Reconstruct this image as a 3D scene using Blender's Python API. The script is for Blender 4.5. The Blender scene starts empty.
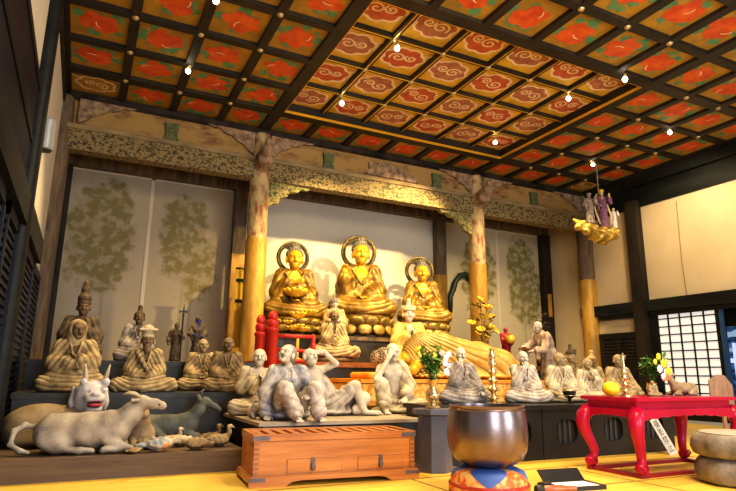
import bpy, bmesh, math, random
import numpy as np
from mathutils import Vector, Matrix, Euler
random.seed(7)
SC = bpy.context.scene
COL = SC.collection
PI = math.pi

# ------------------------------------------------------------------ materials
def mat(name, c1, c2=None, scale=6.0, rough=0.6, metal=0.0, bump=0.0, bscale=None, detail=6.0, stretch=(1, 1, 1),
        lo=0.35, hi=0.65, emit=0.0, crease_shade=None, crease_amt=0.0, coat=0.0, spec=0.5, c3=None):
    """Principled surface with object-space noise between c1 and c2; wear paints shade into the hollows (pointiness and occlusion)."""
    m = bpy.data.materials.new(name); m.use_nodes = True
    nt = m.node_tree; N = nt.nodes; L = nt.links; b = N['Principled BSDF']
    b.inputs['Roughness'].default_value = rough; b.inputs['Metallic'].default_value = metal
    b.inputs['Specular IOR Level'].default_value = spec
    if coat: b.inputs['Coat Weight'].default_value = coat; b.inputs['Coat Roughness'].default_value = 0.12
    tc = N.new('ShaderNodeTexCoord'); mp = N.new('ShaderNodeMapping'); L.new(tc.outputs['Object'], mp.inputs['Vector'])
    mp.inputs['Scale'].default_value = stretch
    col = None
    if c2 is not None:
        n = N.new('ShaderNodeTexNoise'); n.inputs['Scale'].default_value = scale; n.inputs['Detail'].default_value = detail
        n.inputs['Roughness'].default_value = 0.62
        L.new(mp.outputs['Vector'], n.inputs['Vector'])
        r = N.new('ShaderNodeValToRGB'); e = r.color_ramp.elements
        e[0].position = lo; e[0].color = (*c1, 1); e[1].position = hi; e[1].color = (*c2, 1)
        if c3 is not None:
            q = e.new((lo + hi) / 2); q.color = (*c3, 1)
        L.new(n.outputs['Fac'], r.inputs['Fac']); col = r.outputs['Color']
    if crease_shade is not None:  # shade of creases and recesses mixed into the base colour
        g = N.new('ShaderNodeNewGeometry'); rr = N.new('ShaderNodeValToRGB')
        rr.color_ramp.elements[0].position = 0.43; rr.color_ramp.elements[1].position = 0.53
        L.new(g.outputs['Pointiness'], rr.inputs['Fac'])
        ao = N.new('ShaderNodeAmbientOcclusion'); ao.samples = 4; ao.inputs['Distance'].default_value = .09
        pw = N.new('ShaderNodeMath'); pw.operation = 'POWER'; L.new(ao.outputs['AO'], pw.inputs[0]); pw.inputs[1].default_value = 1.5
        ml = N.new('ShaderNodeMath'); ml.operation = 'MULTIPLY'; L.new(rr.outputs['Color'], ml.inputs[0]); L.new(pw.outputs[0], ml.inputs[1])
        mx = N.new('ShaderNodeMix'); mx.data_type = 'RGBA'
        mx.inputs[6].default_value = (*crease_shade, 1)
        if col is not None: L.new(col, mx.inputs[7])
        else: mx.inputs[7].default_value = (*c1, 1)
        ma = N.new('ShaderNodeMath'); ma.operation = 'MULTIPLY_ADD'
        ma.inputs[1].default_value = crease_amt; ma.inputs[2].default_value = 1 - crease_amt
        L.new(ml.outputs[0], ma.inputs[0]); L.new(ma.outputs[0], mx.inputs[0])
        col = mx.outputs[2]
    if col is not None: L.new(col, b.inputs['Base Color'])
    else: b.inputs['Base Color'].default_value = (*c1, 1)
    if emit:
        if col is not None: L.new(col, b.inputs['Emission Color'])
        else: b.inputs['Emission Color'].default_value = (*c1, 1)
        b.inputs['Emission Strength'].default_value = emit
    if bump:
        n2 = N.new('ShaderNodeTexNoise'); n2.inputs['Scale'].default_value = bscale or scale * 4; n2.inputs['Detail'].default_value = 4
        L.new(mp.outputs['Vector'], n2.inputs['Vector'])
        bp = N.new('ShaderNodeBump'); bp.inputs['Strength'].default_value = bump; bp.inputs['Distance'].default_value = 0.02
        L.new(n2.outputs['Fac'], bp.inputs['Height']); L.new(bp.outputs['Normal'], b.inputs['Normal'])
    return m

# ------------------------------------------------------------------ object helpers
def tag(o, label=None, cat=None, group=None, kind=None):
    if label: o['label'] = label
    if cat: o['category'] = cat
    if group: o['group'] = group
    if kind: o['kind'] = kind
    return o
def thing(name, label, cat, loc=(0, 0, 0), rz=0.0, group=None, scale=1.0):
    o = bpy.data.objects.new(name, None); COL.objects.link(o); o.empty_display_size = 0.1
    o.location = loc; o.rotation_euler = (0, 0, rz); o.scale = (scale,) * 3
    return tag(o, label, cat, group)
def link_mesh(name, me, mats, parent=None, loc=None, rot=None):
    o = bpy.data.objects.new(name, me); COL.objects.link(o)
    for m in (mats if isinstance(mats, (list, tuple)) else [mats]): me.materials.append(m)
    if parent: o.parent = parent
    if loc is not None: o.location = loc
    if rot is not None: o.rotation_euler = rot
    return o
def obj(name, bm, mats, parent=None, smooth=False, loc=None, rot=None, bevel=0.0, auto=None):
    if bevel:
        bmesh.ops.bevel(bm, geom=[e for e in bm.edges if e.is_manifold and e.calc_face_angle(0) > 0.6], offset=bevel, segments=2, affect='EDGES', profile=0.6)
    bmesh.ops.recalc_face_normals(bm, faces=bm.faces)
    me = bpy.data.meshes.new(name); bm.to_mesh(me); bm.free()
    if smooth: me.polygons.foreach_set('use_smooth', [True] * len(me.polygons))
    o = link_mesh(name, me, mats, parent, loc, rot)
    if smooth and auto: me.set_sharp_from_angle(angle=math.radians(auto))
    return o
def dup_tree(src, loc=None, rz=None, parent=None):
    c = src.copy(); COL.objects.link(c)
    if parent is not None: c.parent = parent
    for ch in list(src.children): dup_tree(ch, parent=c)
    if loc is not None: c.location = loc
    if rz is not None: c.rotation_euler = (0, 0, rz)
    return c

# ------------------------------------------------------------------ bmesh shapes
def B(): return bmesh.new()
def box(bm, x0, x1, y0, y1, z0, z1, mi=0, M=None):
    vs = [bm.verts.new(Vector(p) if M is None else M @ Vector(p)) for p in
          [(x0, y0, z0), (x1, y0, z0), (x1, y1, z0), (x0, y1, z0), (x0, y0, z1), (x1, y0, z1), (x1, y1, z1), (x0, y1, z1)]]
    for f in [(0, 3, 2, 1), (4, 5, 6, 7), (0, 1, 5, 4), (1, 2, 6, 5), (2, 3, 7, 6), (3, 0, 4, 7)]:
        bm.faces.new([vs[i] for i in f]).material_index = mi
def ring_loft(bm, rings, cap=True, mi=0, closed=False):
    rs = [[bm.verts.new(p) for p in r] for r in rings]
    n = len(rs[0])
    for a, b in zip(rs, rs[1:] + ([rs[0]] if closed else [])):
        for i in range(n):
            bm.faces.new((a[i], a[(i + 1) % n], b[(i + 1) % n], b[i])).material_index = mi
    if cap and not closed:
        bm.faces.new(rs[0][::-1]).material_index = mi; bm.faces.new(rs[-1]).material_index = mi
def lathe(bm, prof, n=24, c=(0, 0, 0), mi=0, cap=True, lob=0, la=0.0, sx=1.0, sy=1.0):
    rings = []
    for r, z in prof:
        ring = []
        for i in range(n):
            a = 2 * PI * i / n; q = r * (1 + la * math.cos(lob * a)) if lob else r
            ring.append((c[0] + q * math.cos(a) * sx, c[1] + q * math.sin(a) * sy, c[2] + z))
        rings.append(ring)
    ring_loft(bm, rings, cap, mi)
def tube(bm, pts, rad, n=10, mi=0, cap=True, closed=False):
    pts = [Vector(p) for p in pts]; m = len(pts)
    rad = rad if isinstance(rad, (list, tuple)) else [rad] * m
    rings = []; ref = None
    for i in range(m):
        if closed: t = (pts[(i + 1) % m] - pts[i - 1]).normalized()
        else: t = (pts[min(i + 1, m - 1)] - pts[max(i - 1, 0)]).normalized()
        if ref is None: ref = Vector((0, 0, 1)) if abs(t.z) < 0.9 else Vector((1, 0, 0))
        u = t.cross(ref).normalized(); v = t.cross(u).normalized(); ref = -v if False else u.cross(t).normalized()
        rings.append([pts[i] + rad[i] * (math.cos(2 * PI * k / n) * u + math.sin(2 * PI * k / n) * ref) for k in range(n)])
    ring_loft(bm, rings, cap, mi, closed)
def ell(bm, c, r, n=12, m=8, M=None, mi=0):
    rings = []
    c = Vector(c)
    top = None
    for j in range(1, m):
        ph = PI * j / m; ring = []
        for i in range(n):
            a = 2 * PI * i / n
            p = Vector((r[0] * math.sin(ph) * math.cos(a), r[1] * math.sin(ph) * math.sin(a), -r[2] * math.cos(ph)))
            ring.append(c + (M @ p if M else p))
        rings.append(ring)
    ring_loft(bm, rings, True, mi)
def prism(bm, poly, y0, y1, mi=0, f=lambda x, y, z: (x, y, z)):
    """extrude an x-z outline from y0 to y1"""
    a = [bm.verts.new(f(x, y0, z)) for x, z in poly]; b = [bm.verts.new(f(x, y1, z)) for x, z in poly]
    n = len(poly)
    bm.faces.new(a).material_index = mi; bm.faces.new(b[::-1]).material_index = mi
    for i in range(n): bm.faces.new((a[i], b[i], b[(i + 1) % n], a[(i + 1) % n])).material_index = mi
def torus(bm, c, R, r, n=40, m=10, axis='y', mi=0):
    pts = []
    for i in range(n):
        a = 2 * PI * i / n
        pts.append((c[0] + R * math.cos(a), c[1], c[2] + R * math.sin(a)) if axis == 'y' else (c[0] + R * math.cos(a), c[1] + R * math.sin(a), c[2]))
    tube(bm, pts, r, m, mi, closed=True)

# ------------------------------------------------------------------ signed-distance sculpting (statues are carved as one continuous skin)
def rot(rx=0, ry=0, rz=0): return np.array(Euler((rx, ry, rz)).to_matrix())
class Sculpt:
    def __init__(s): s.ops = []; s.disp = []; s.lo = []; s.hi = []
    def _add(s, fn, lo, hi, k, mode):
        s.ops.append((fn, np.array(lo, float), np.array(hi, float), k, mode))
    def ell(s, c, r, R=None, k=.03, mode='u'):
        c = np.array(c, float); r = np.array(r, float)
        def fn(P):
            q = P - c.astype(np.float32)
            if R is not None: q = q @ R.astype(np.float32)
            k0 = np.sqrt(((q / r.astype(np.float32)) ** 2).sum(-1)); k1 = np.sqrt(((q / (r * r).astype(np.float32)) ** 2).sum(-1)) + 1e-6
            return k0 * (k0 - 1) / k1
        e = r if R is None else np.sqrt(((R * r) ** 2).sum(1))
        s._add(fn, c - e, c + e, k, mode); return s
    def cap(s, a, b, ra, rb=None, k=.03, mode='u'):
        rb = ra if rb is None else rb
        a = np.array(a, float); b = np.array(b, float); ab = (b - a).astype(np.float32); l2 = max(float(ab @ ab), 1e-8)
        a32 = a.astype(np.float32)
        def fn(P):
            q = P - a32; t = np.clip((q @ ab) / l2, 0, 1)
            return np.sqrt(((q - t[..., None] * ab) ** 2).sum(-1)) - (ra + (rb - ra) * t)
        m = max(ra, rb)
        s._add(fn, np.minimum(a, b) - m, np.maximum(a, b) + m, k, mode); return s
    def chain(s, pts, rs, k=.03, mode='u'):
        for i in range(len(pts) - 1): s.cap(pts[i], pts[i + 1], rs[i], rs[i + 1], k, mode)
        return s
    def box(s, c, h, R=None, rd=.01, k=.02, mode='u'):
        c = np.array(c, float); h = np.array(h, float)
        def fn(P):
            q = P - c.astype(np.float32)
            if R is not None: q = q @ R.astype(np.float32)
            q = np.abs(q) - (h - rd).astype(np.float32)
            return np.sqrt((np.maximum(q, 0) ** 2).sum(-1)) + np.minimum(q.max(-1), 0) - rd
        e = h if R is None else np.abs(R) @ h
        s._add(fn, c - e, c + e, k, mode); return s
    def half(s, n, d, mode='s'):
        """cut away everything where n.p < d"""
        n = np.array(n, np.float32); n = n / np.linalg.norm(n)
        s.ops.append((lambda P: P @ n - d, None, None, 0.0, mode)); return s
    def fold(s, fn): s.ops.append((fn, None, None, 0.0, 'd')); return s
    def mesh(s, h, floor=None):
        los = [o[1] - o[3] * .5 for o in s.ops if o[1] is not None and o[4] == 'u']; his = [o[2] + o[3] * .5 for o in s.ops if o[1] is not None and o[4] == 'u']
        lo = np.min(los, 0) - 3 * h; hi = np.max(his, 0) + 3 * h
        n = np.ceil((hi - lo) / h).astype(int) + 1
        ax = [(lo[i] + h * np.arange(n[i])).astype(np.float32) for i in range(3)]
        D = np.full(n, 9.0, np.float32)
        for fn, a, b, k, mode in s.ops:
            if mode == 'd':
                idx = np.nonzero(np.abs(D) < .05); D[idx] += fn(np.stack([ax[0][idx[0]], ax[1][idx[1]], ax[2][idx[2]]], -1)).astype(np.float32); continue
            if a is None: sl = (slice(0, n[0]), slice(0, n[1]), slice(0, n[2]))
            else:
                mg = k + 3 * h
                i0 = np.maximum(np.floor((a - mg - lo) / h).astype(int), 0); i1 = np.minimum(np.ceil((b + mg - lo) / h).astype(int) + 1, n)
                if (i1 <= i0).any(): continue
                sl = tuple(slice(i0[i], i1[i]) for i in range(3))
            P = np.stack(np.meshgrid(ax[0][sl[0]], ax[1][sl[1]], ax[2][sl[2]], indexing='ij'), -1)
            v = fn(P); d = D[sl]
            if mode == 'u':
                if k > 0:
                    hh = np.maximum(k - np.abs(d - v), 0) / k; D[sl] = np.minimum(d, v) - hh * hh * k * .25
                else: D[sl] = np.minimum(d, v)
            elif mode == 's' and a is not None:
                if k > 0:
                    hh = np.maximum(k - np.abs(d + v), 0) / k; D[sl] = np.maximum(d, -v) + hh * hh * k * .25
                else: D[sl] = np.maximum(d, -v)
            else: D[sl] = np.maximum(d, -v)
        if s.disp:
            near = np.abs(D) < .05
            idx = np.nonzero(near)
            P = np.stack([ax[0][idx[0]], ax[1][idx[1]], ax[2][idx[2]]], -1)
            for f in s.disp: D[idx] += f(P).astype(np.float32)
        if floor is not None:
            D = np.maximum(D, (floor - ax[2])[None, None, :])
        D[0] = D[-1] = 1; D[:, 0] = D[:, -1] = 1; D[:, :, 0] = D[:, :, -1] = 1
        return surfnet(D, lo, h)
def surfnet(D, lo, h):
    S = D < 0; nx, ny, nz = D.shape
    cnt = np.zeros((nx - 1, ny - 1, nz - 1), np.int8)
    cor = [(i, j, k) for i in (0, 1) for j in (0, 1) for k in (0, 1)]
    for i, j, k in cor: cnt += S[i:nx - 1 + i, j:ny - 1 + j, k:nz - 1 + k]
    mix = (cnt > 0) & (cnt < 8); c = np.argwhere(mix)
    V = np.zeros((len(c), 3)); W = np.zeros(len(c))
    val = {q: D[c[:, 0] + q[0], c[:, 1] + q[1], c[:, 2] + q[2]] for q in cor}
    for a in cor:
        for d in range(3):
            if a[d]: continue
            b = list(a); b[d] = 1; b = tuple(b)
            va, vb = val[a], val[b]; x = (va < 0) != (vb < 0)
            t = np.where(x, va / np.where(x, va - vb, 1), 0)
            p = np.array(a, float)[None] + t[:, None] * (np.array(b) - np.array(a))[None]
            V += np.where(x[:, None], p, 0); W += x
    V = V / np.maximum(W, 1)[:, None]
    V = (V + c) * h + lo
    idx = np.full(mix.shape, -1, np.int64); idx[mix] = np.arange(len(c))
    F = []
    for d in range(3):
        u, v = (d + 1) % 3, (d + 2) % 3
        sa = [slice(None)] * 3; sb = [slice(None)] * 3; sa[d] = slice(0, -1); sb[d] = slice(1, None)
        ch = S[tuple(sa)] != S[tuple(sb)]
        e = np.argwhere(ch); e = e[(e[:, u] > 0) & (e[:, v] > 0) & (e[:, u] < D.shape[u] - 1) & (e[:, v] < D.shape[v] - 1)]
        if not len(e): continue
        def g(du, dv):
            q = e.copy(); q[:, u] += du; q[:, v] += dv; return idx[q[:, 0], q[:, 1], q[:, 2]]
        quad = np.stack([g(-1, -1), g(0, -1), g(0, 0), g(-1, 0)], -1)
        ins = S[e[:, 0], e[:, 1], e[:, 2]]
        quad = np.where(ins[:, None], quad, quad[:, ::-1])
        F.append(quad)
    F = np.concatenate(F); F = F[(F >= 0).all(1)]
    return V, F
def np_mesh(name, VF):
    V, F = VF
    me = bpy.data.meshes.new(name)
    me.vertices.add(len(V)); me.vertices.foreach_set('co', V.astype(np.float32).ravel())
    me.loops.add(F.size); me.loops.foreach_set('vertex_index', F.astype(np.int32).ravel())
    me.polygons.add(len(F)); me.polygons.foreach_set('loop_start', np.arange(0, F.size, 4, dtype=np.int32))
    me.update(calc_edges=True); me.validate()
    me.polygons.foreach_set('use_smooth', [True] * len(me.polygons))
    return me
def sculpt(name, s, h, m, parent=None, floor=0.0, loc=None, rot=None):
    return link_mesh(name, np_mesh(name, s.mesh(h, floor)), m, parent, loc, rot)
# ================================================================== camera
F_PX, YAW, PITCH, ROLL = 571.17, 0.458188, 0.222225, 0.010593
CAM = Vector((0, 0, 0.95))
_fw = Vector((math.sin(YAW) * math.cos(PITCH), math.cos(YAW) * math.cos(PITCH), math.sin(PITCH)))
_r0 = Vector((math.cos(YAW), -math.sin(YAW), 0)); _u0 = _r0.cross(_fw)
_r = math.cos(ROLL) * _r0 + math.sin(ROLL) * _u0; _u = -math.sin(ROLL) * _r0 + math.cos(ROLL) * _u0
cd = bpy.data.cameras.new('camera'); cam = bpy.data.objects.new('camera', cd); COL.objects.link(cam)
cd.sensor_width = 36; cd.lens = F_PX / 736 * 36; cd.clip_start = 0.05; cd.clip_end = 200
Mc = Matrix((_r, _u, -_fw)).transposed().to_4x4(); Mc.translation = CAM; cam.matrix_world = Mc
SC.camera = cam
SC.view_settings.view_transform = 'Standard'; SC.view_settings.look = 'Medium High Contrast'
SC.view_settings.exposure = 0.0
SC.cycles.use_denoising = True
SC.cycles.max_bounces = 6; SC.cycles.diffuse_bounces = 3; SC.cycles.glossy_bounces = 3; SC.cycles.transmission_bounces = 6
SC.cycles.caustics_reflective = False; SC.cycles.caustics_refractive = False
SC.cycles.sample_clamp_indirect = 4.0

# ================================================================== palette
M = {}
M['dark_wood'] = mat('dark_wood', (.012, .010, .008), (.045, .035, .026), 3, .6, stretch=(1, 1, .15), bump=.2, spec=.25)
M['black_wood'] = mat('black_wood', (.006, .008, .008), (.018, .021, .021), 3, .5, stretch=(.2, .2, 1), spec=.25)
M['old_post'] = mat('old_post', (.05, .037, .025), (.22, .16, .10), 9, .8, stretch=(1, 1, .18), bump=.35, lo=.3, hi=.7)
M['coffer_wood'] = mat('coffer_wood', (.008, .006, .004), (.026, .018, .012), 3, .6, stretch=(1, 1, .3))
M['tatami'] = mat('tatami', (.80, .50, .06), (.90, .62, .11), 3, .5, stretch=(.3, 6, 1), bump=.08, bscale=60)
M['tatami_seam'] = mat('tatami_seam', (.28, .17, .03), (.36, .23, .04), 20, .8)
M['plaster'] = mat('plaster', (.54, .44, .28), (.61, .50, .33), 1.2, .9, bump=.03, bscale=40)
M['plaster_rear'] = mat('plaster_rear', (.58, .54, .46), (.64, .60, .50), 1.0, .9)
M['paint_post'] = mat('paint_post', (.26, .08, .035), (.50, .38, .19), 9, .75, stretch=(1, 1, .45), bump=.3, lo=.36, hi=.56, c3=(.36, .27, .14))
M['gold_wrap'] = mat('gold_wrap', (.26, .13, .02), (.62, .37, .05), 8, .5, metal=.1, stretch=(1, 1, .3), lo=.25, hi=.75)
M['paint_beam'] = mat('paint_beam', (.04, .04, .02), (.29, .21, .09), 19, .8, bump=.3, lo=.42, hi=.58, c3=(.22, .17, .075), stretch=(1, 1, 1.4))
M['paint_frieze'] = mat('paint_frieze', (.12, .06, .025), (.36, .23, .08), 3.2, .8, bump=.2, lo=.32, hi=.52, stretch=(.7, 1, 1.5), c3=(.27, .16, .06))
M['pale_beam'] = mat('pale_beam', (.15, .11, .055), (.34, .26, .13), 5, .8, stretch=(.3, 1, 1), bump=.2)
M['green_paint'] = mat('green_paint', (.05, .07, .03), (.14, .17, .075), 14, .8)
M['scroll_paint'] = mat('scroll_paint', (.06, .08, .035), (.40, .33, .12), 16, .8, bump=.3, lo=.4, hi=.6)
M['nose_paint'] = mat('nose_paint', (.12, .075, .05), (.42, .30, .19), 8, .85, bump=.4, lo=.35, hi=.65)
M['ceil_ochre'] = mat('ceil_ochre', (.24, .15, .025), (.50, .27, .025), 2.6, .7, lo=.3, hi=.7)
M['ceil_red'] = mat('ceil_red', (.50, .055, .012), (.68, .13, .015), 5, .7)
M['ceil_teal'] = mat('ceil_teal', (.05, .22, .13), (.16, .28, .10), 9, .75)
M['ceil_white'] = mat('ceil_white', (.66, .50, .32), (.82, .66, .44), 9, .7)
M['ceil_brown'] = mat('ceil_brown', (.30, .10, .05), (.46, .20, .11), 8, .75)
M['ceil_crimson'] = mat('ceil_crimson', (.40, .07, .025), (.52, .13, .04), 8, .75)
M['gold_ochre'] = mat('gold_ochre', (.50, .30, .025), (.72, .46, .045), 3, .6)
M['gold_trim'] = mat('gold_trim', (.85, .52, .04), None, rough=.3, metal=.6)
M['boss_gold'] = mat('boss_gold', (.60, .50, .28), None, rough=.3, metal=.8)
M['grey_metal'] = mat('grey_metal', (.32, .34, .37), None, rough=.45, metal=.3)

# ================================================================== setting
XL, XA, XB, XC = -.703, 2.897, 8.297, 11.897
YF, YR = 10.885, 12.5
CX = lambda i: .9 * (i + .219)
CY = lambda j: 9.885 - 1.0009 * j
ZC = 5.826
def struct(name, bm, mats, parent=None, **kw):
    o = obj(name, bm, mats, parent, **kw)
    if parent is None: o['kind'] = 'structure'
    return o
# floor: tatami mats with dark seams
bm = B(); box(bm, -1.2, 14.5, -2.6, 13, -.12, 0)
y = 5.05
fl = struct('floor', bm, M['tatami'])
bm = B()
for yy in (4.92, 4.0, 3.05, 2.1, 1.15, .2): box(bm, -.7, 11.9, yy - .012, yy + .012, 0, .004)
for k, xx in enumerate((1.0, 2.9, 4.8, 6.7, 8.6, 10.5)): box(bm, xx - .01, xx + .01, -2.5, 4.92, 0, .003)
struct('tatami_seam', bm, M['tatami_seam'], fl)

# ---- ceiling boards with the painted panels (orange blossoms outside, clouds in the raised square)
def flat(bm, pts, z, mi):
    try: bm.faces.new([bm.verts.new((p[0], p[1], z)) for p in pts][::-1]).material_index = mi
    except ValueError: pass
def strip(bm, pts, w, z, mi):
    n = len(pts); L = []
    for i in range(n):
        a = Vector(pts[max(i - 1, 0)]); b = Vector(pts[min(i + 1, n - 1)]); t = (b - a).normalized()
        nn = Vector((-t.y, t.x)); ww = w * (1 if 0 < i < n - 1 else .4)
        L.append((Vector(pts[i]) + nn * ww, Vector(pts[i]) - nn * ww))
    for (a, b), (c, d) in zip(L, L[1:]):
        bm.faces.new([bm.verts.new((p.x, p.y, z)) for p in (a, b, d, c)]).material_index = mi
def blob(cx, cy, rx, ry, lobes, amp, ph, n=40, am2=.05):
    return [(cx + rx * math.cos(t) * (1 + amp * math.sin(lobes * t + ph) + am2 * math.sin(9 * t + 2 * ph)),
             cy + ry * math.sin(t) * (1 + amp * math.sin(lobes * t + ph) + am2 * math.sin(9 * t + 2 * ph))) for t in [2 * PI * i / n for i in range(n)]]
def orange_cell(bm, cx, cy, z, rnd):
    for q in range(9):
        a = rnd.random() * 6.28; d = rnd.uniform(.20, .34)
        flat(bm, blob(cx + d * 1.0 * math.cos(a), cy + d * math.sin(a), rnd.uniform(.05, .10), rnd.uniform(.05, .10), 5, .2, a, 20), z - .003 - q * .0002, 2)
    ox, oy = rnd.uniform(-.04, .04), rnd.uniform(-.04, .04)
    for q in range(5):
        a = 2 * PI * q / 5 + rnd.random()
        flat(bm, blob(cx + ox + .15 * math.cos(a), cy + oy + .14 * math.sin(a), .135, .125, 3, .12, a * 3, 24), z - .006 - q * .0003, 1)
    flat(bm, blob(cx + ox, cy + oy, .19, .18, 5, .08, rnd.random() * 6), z - .008, 1)
    a0 = rnd.random() * 6.28; sgn = rnd.choice((-1, 1))
    strip(bm, [(cx + ox + .10 * math.cos(a0) + .13 * math.cos(a0 + 1.9 + sgn * s * .16), cy + oy + .10 * math.sin(a0) + .13 * math.sin(a0 + 1.9 + sgn * s * .16)) for s in range(9)], .010, z - .011, 3)
def cloud_cell(bm, cx, cy, z, rnd, fill, sc=1.0):
    ph = rnd.random() * 6.28; fx = rnd.choice((-1, 1))
    out = []
    for i in range(72):
        t = 2 * PI * i / 72; r = 1.06 + .17 * abs(math.sin(3.5 * t + ph)) - .08 + .05 * math.sin(2 * t + ph)
        out.append((cx + fx * .27 * sc * r * math.cos(t), cy + .235 * sc * r * math.sin(t)))
    flat(bm, out, z - .003, fill)
    strip(bm, out + out[:2], .021 * sc, z - .006, 3)
    for (dx, dy, R, s) in ((-.08, .01, .115, 1), (.11, -.03, .085, -1)):
        sp = []
        for i in range(26):
            t = i * .38 + ph; r = R * (1 - i / 29)
            sp.append((cx + fx * sc * (dx + r * math.cos(t * s) * 1.1), cy + sc * (dy + r * math.sin(t * s))))
        strip(bm, sp, .015 * sc, z - .006, 3)
    tl = [(cx + fx * sc * (.20 + .05 * i), cy - sc * (.17 + .025 * math.sin(i * 1.5 + ph) + .01 * i)) for i in range(5)]
    strip(bm, tl, .016 * sc, z - .007, 3)
rnd = random.Random(3)
bm = B()
cells = []
JMAX = 12
for i in range(-1, 13):
    for j in range(-1, JMAX):
        inner = 3 <= i < 9 and 0 <= j < 4
        z = ZC + (.22 if inner else .065)
        x0, x1, y1, y0 = CX(i), CX(i + 1), CY(j), CY(j + 1)
        box(bm, x0, x1, y0, y1, z, z + .03, 7 if inner else 0)
        cx, cy = (x0 + x1) / 2, (y0 + y1) / 2
        if inner: cloud_cell(bm, cx, cy, z, rnd, 4 if (i + j) % 2 else 5, 1.16)
        elif (i, j) in ((-1, -1), (12, -1)): cloud_cell(bm, cx, cy, z, rnd, 6)
        else: orange_cell(bm, cx, cy, z, rnd)
# roof boards over the altar recess
box(bm, XL - .3, XC + .5, YF - .1, YR + .2, 5.72, 5.8, 8)
box(bm, XL - .3, XC + 1.0, -2.4, YR + .2, 6.3, 6.36, 8)
ceil = struct('ceiling', bm, [M['ceil_ochre'], M['ceil_red'], M['ceil_teal'], M['ceil_white'], M['ceil_brown'], M['ceil_crimson'], M['ceil_ochre'], M['gold_ochre'], M['dark_wood']])
# coffer grid
bm = B(); g2 = B()
for i in range(-1, 14):
    w = .105 if i in (3, 9) else .066
    if 3 < i < 9:
        for ya, yb in ((CY(4), CY(0)),):
            box(g2, CX(i) - .048, CX(i) + .048, ya, yb, ZC + .15, ZC + .23, 0); box(g2, CX(i) - .009, CX(i) + .009, ya, yb, ZC + .142, ZC + .15, 1)
        box(bm, CX(i) - w, CX(i) + w, CY(0), CY(-1), ZC, ZC + .07); box(bm, CX(i) - w, CX(i) + w, CY(JMAX), CY(4), ZC, ZC + .07)
    else: box(bm, CX(i) - w, CX(i) + w, CY(JMAX), CY(-1), ZC, ZC + (.25 if i in (3, 9) else .07))
for j in range(-1, JMAX + 1):
    w = .105 if j in (0, 4) else .07
    if 0 < j < 4:
        box(g2, CX(3), CX(9), CY(j) - .048, CY(j) + .048, ZC + .151, ZC + .23, 0); box(g2, CX(3), CX(9), CY(j) - .009, CY(j) + .009, ZC + .142, ZC + .15, 1)
        box(bm, CX(-1), CX(3), CY(j) - w, CY(j) + w, ZC + .001, ZC + .07); box(bm, CX(9), CX(13), CY(j) - w, CY(j) + w, ZC + .001, ZC + .07)
    else: box(bm, CX(-1), CX(13), CY(j) - w, CY(j) + w, ZC + .001, ZC + (.25 if j in (0, 4) else .07))
obj('coffer_grid', bm, M['coffer_wood'], ceil); obj('raised_coffer_grid', g2, [M['coffer_wood'], M['gold_trim']], ceil)
bm = B()
xa, xb, ya, yb = CX(3) + .105, CX(9) - .105, CY(4) + .105, CY(0) - .105
for (a, b, c, d) in ((xa, xb, yb - .008, yb), (xa, xb, ya, ya + .008), (xa, xa + .008, ya, yb), (xb - .008, xb, ya, yb)): box(bm, a, b, c, d, ZC + .0, ZC + .055)
obj('gold_edge', bm, M['gold_trim'], ceil)
# small gilt bosses on the crossings
bme = None
for i in range(0, 13):
    for j in range(0, 6):
        if i in (3, 9) or j in (0, 4) and 3 <= i <= 9: continue
        inner = 3 < i < 9 and 0 < j < 4
        if bme is None:
            b_ = B(); lathe(b_, [(.0001, -.035), (.028, -.03), (.045, -.012), (.05, 0)], 12)
            o = obj('boss', b_, M['boss_gold'], ceil, smooth=True); bme = o.data
        else:
            o = bpy.data.objects.new('boss', bme); COL.objects.link(o); o.parent = ceil
        o.location = (CX(i), CY(j), ZC + (.143 if inner else 0))

# ---- pillars
def pillar(name, x, y, r, wrap, m_up, label, z1=5.75, wl=None):
    t = thing(name, label, 'pillar', (x, y, 0))
    b = B(); lathe(b, [(r * 1.02, 0), (r, wrap or .5), (r, z1 - .4), (r * .93, z1)], 28); obj('shaft', b, m_up, t, smooth=True, auto=40)
    if wrap:
        b = B(); lathe(b, [(r + .012, .02), (r + .014, wrap - .03), (r + .006, wrap)], 28); obj('gold_sleeve', b, M['gold_wrap'], t, smooth=True, auto=40)
        tag(t.children[-1], 'golden lower sleeve')
    b = B(); lathe(b, [(r * 1.09, 0), (r * 1.09, .10), (r * 1.075, .14), (r * 1.07, .16)], 24); obj('base_stone', b, M['old_post'], t, smooth=True, auto=40)
    return t
def carved_nose(t, sgn, z, y0=-.16, y1=.16, s=1.0, m='nose_paint'):
    """carved beam-end bracket curling out of a pillar head"""
    P_ = [(0, 0), (.22, .02), (.36, .10), (.44, .24), (.42, .36), (.34, .40), (.33, .32), (.36, .25), (.30, .18), (.22, .20), (.24, .32), (.16, .42), (0, .44)]
    b = B(); prism(b, [(sgn * px * s, z + pz * s) for px, pz in P_], y0, y1); return obj('carved_bracket', b, M[m], t, bevel=.012)
def front_nose(t, r, z):
    s_ = Sculpt(); s_.chain([(0, -r * .6, z), (0, -r - .16, z + .06), (0, -r - .30, z + .22), (0, -r - .36, z + .44)], [.15, .13, .10, .06], k=.04)
    s_.ell((0, -r - .10, z + .20), (.13, .14, .13), k=.05).ell((.10, -r - .16, z + .12), (.05, .07, .09), k=.03).ell((-.10, -r - .16, z + .12), (.05, .07, .09), k=.03)
    return sculpt('carved_head', s_, .022, M['nose_paint'], t)
pA = pillar('temple_pillar', XA, YF, .195, 3.55, M['paint_post'], 'thick round pillar with worn painted top and gold sleeve, left of the golden buddhas')
pB = pillar('temple_pillar', XB, YF, .195, 3.55, M['paint_post'], 'thick round pillar with worn painted top and gold sleeve, behind the golden bouquet')
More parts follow.
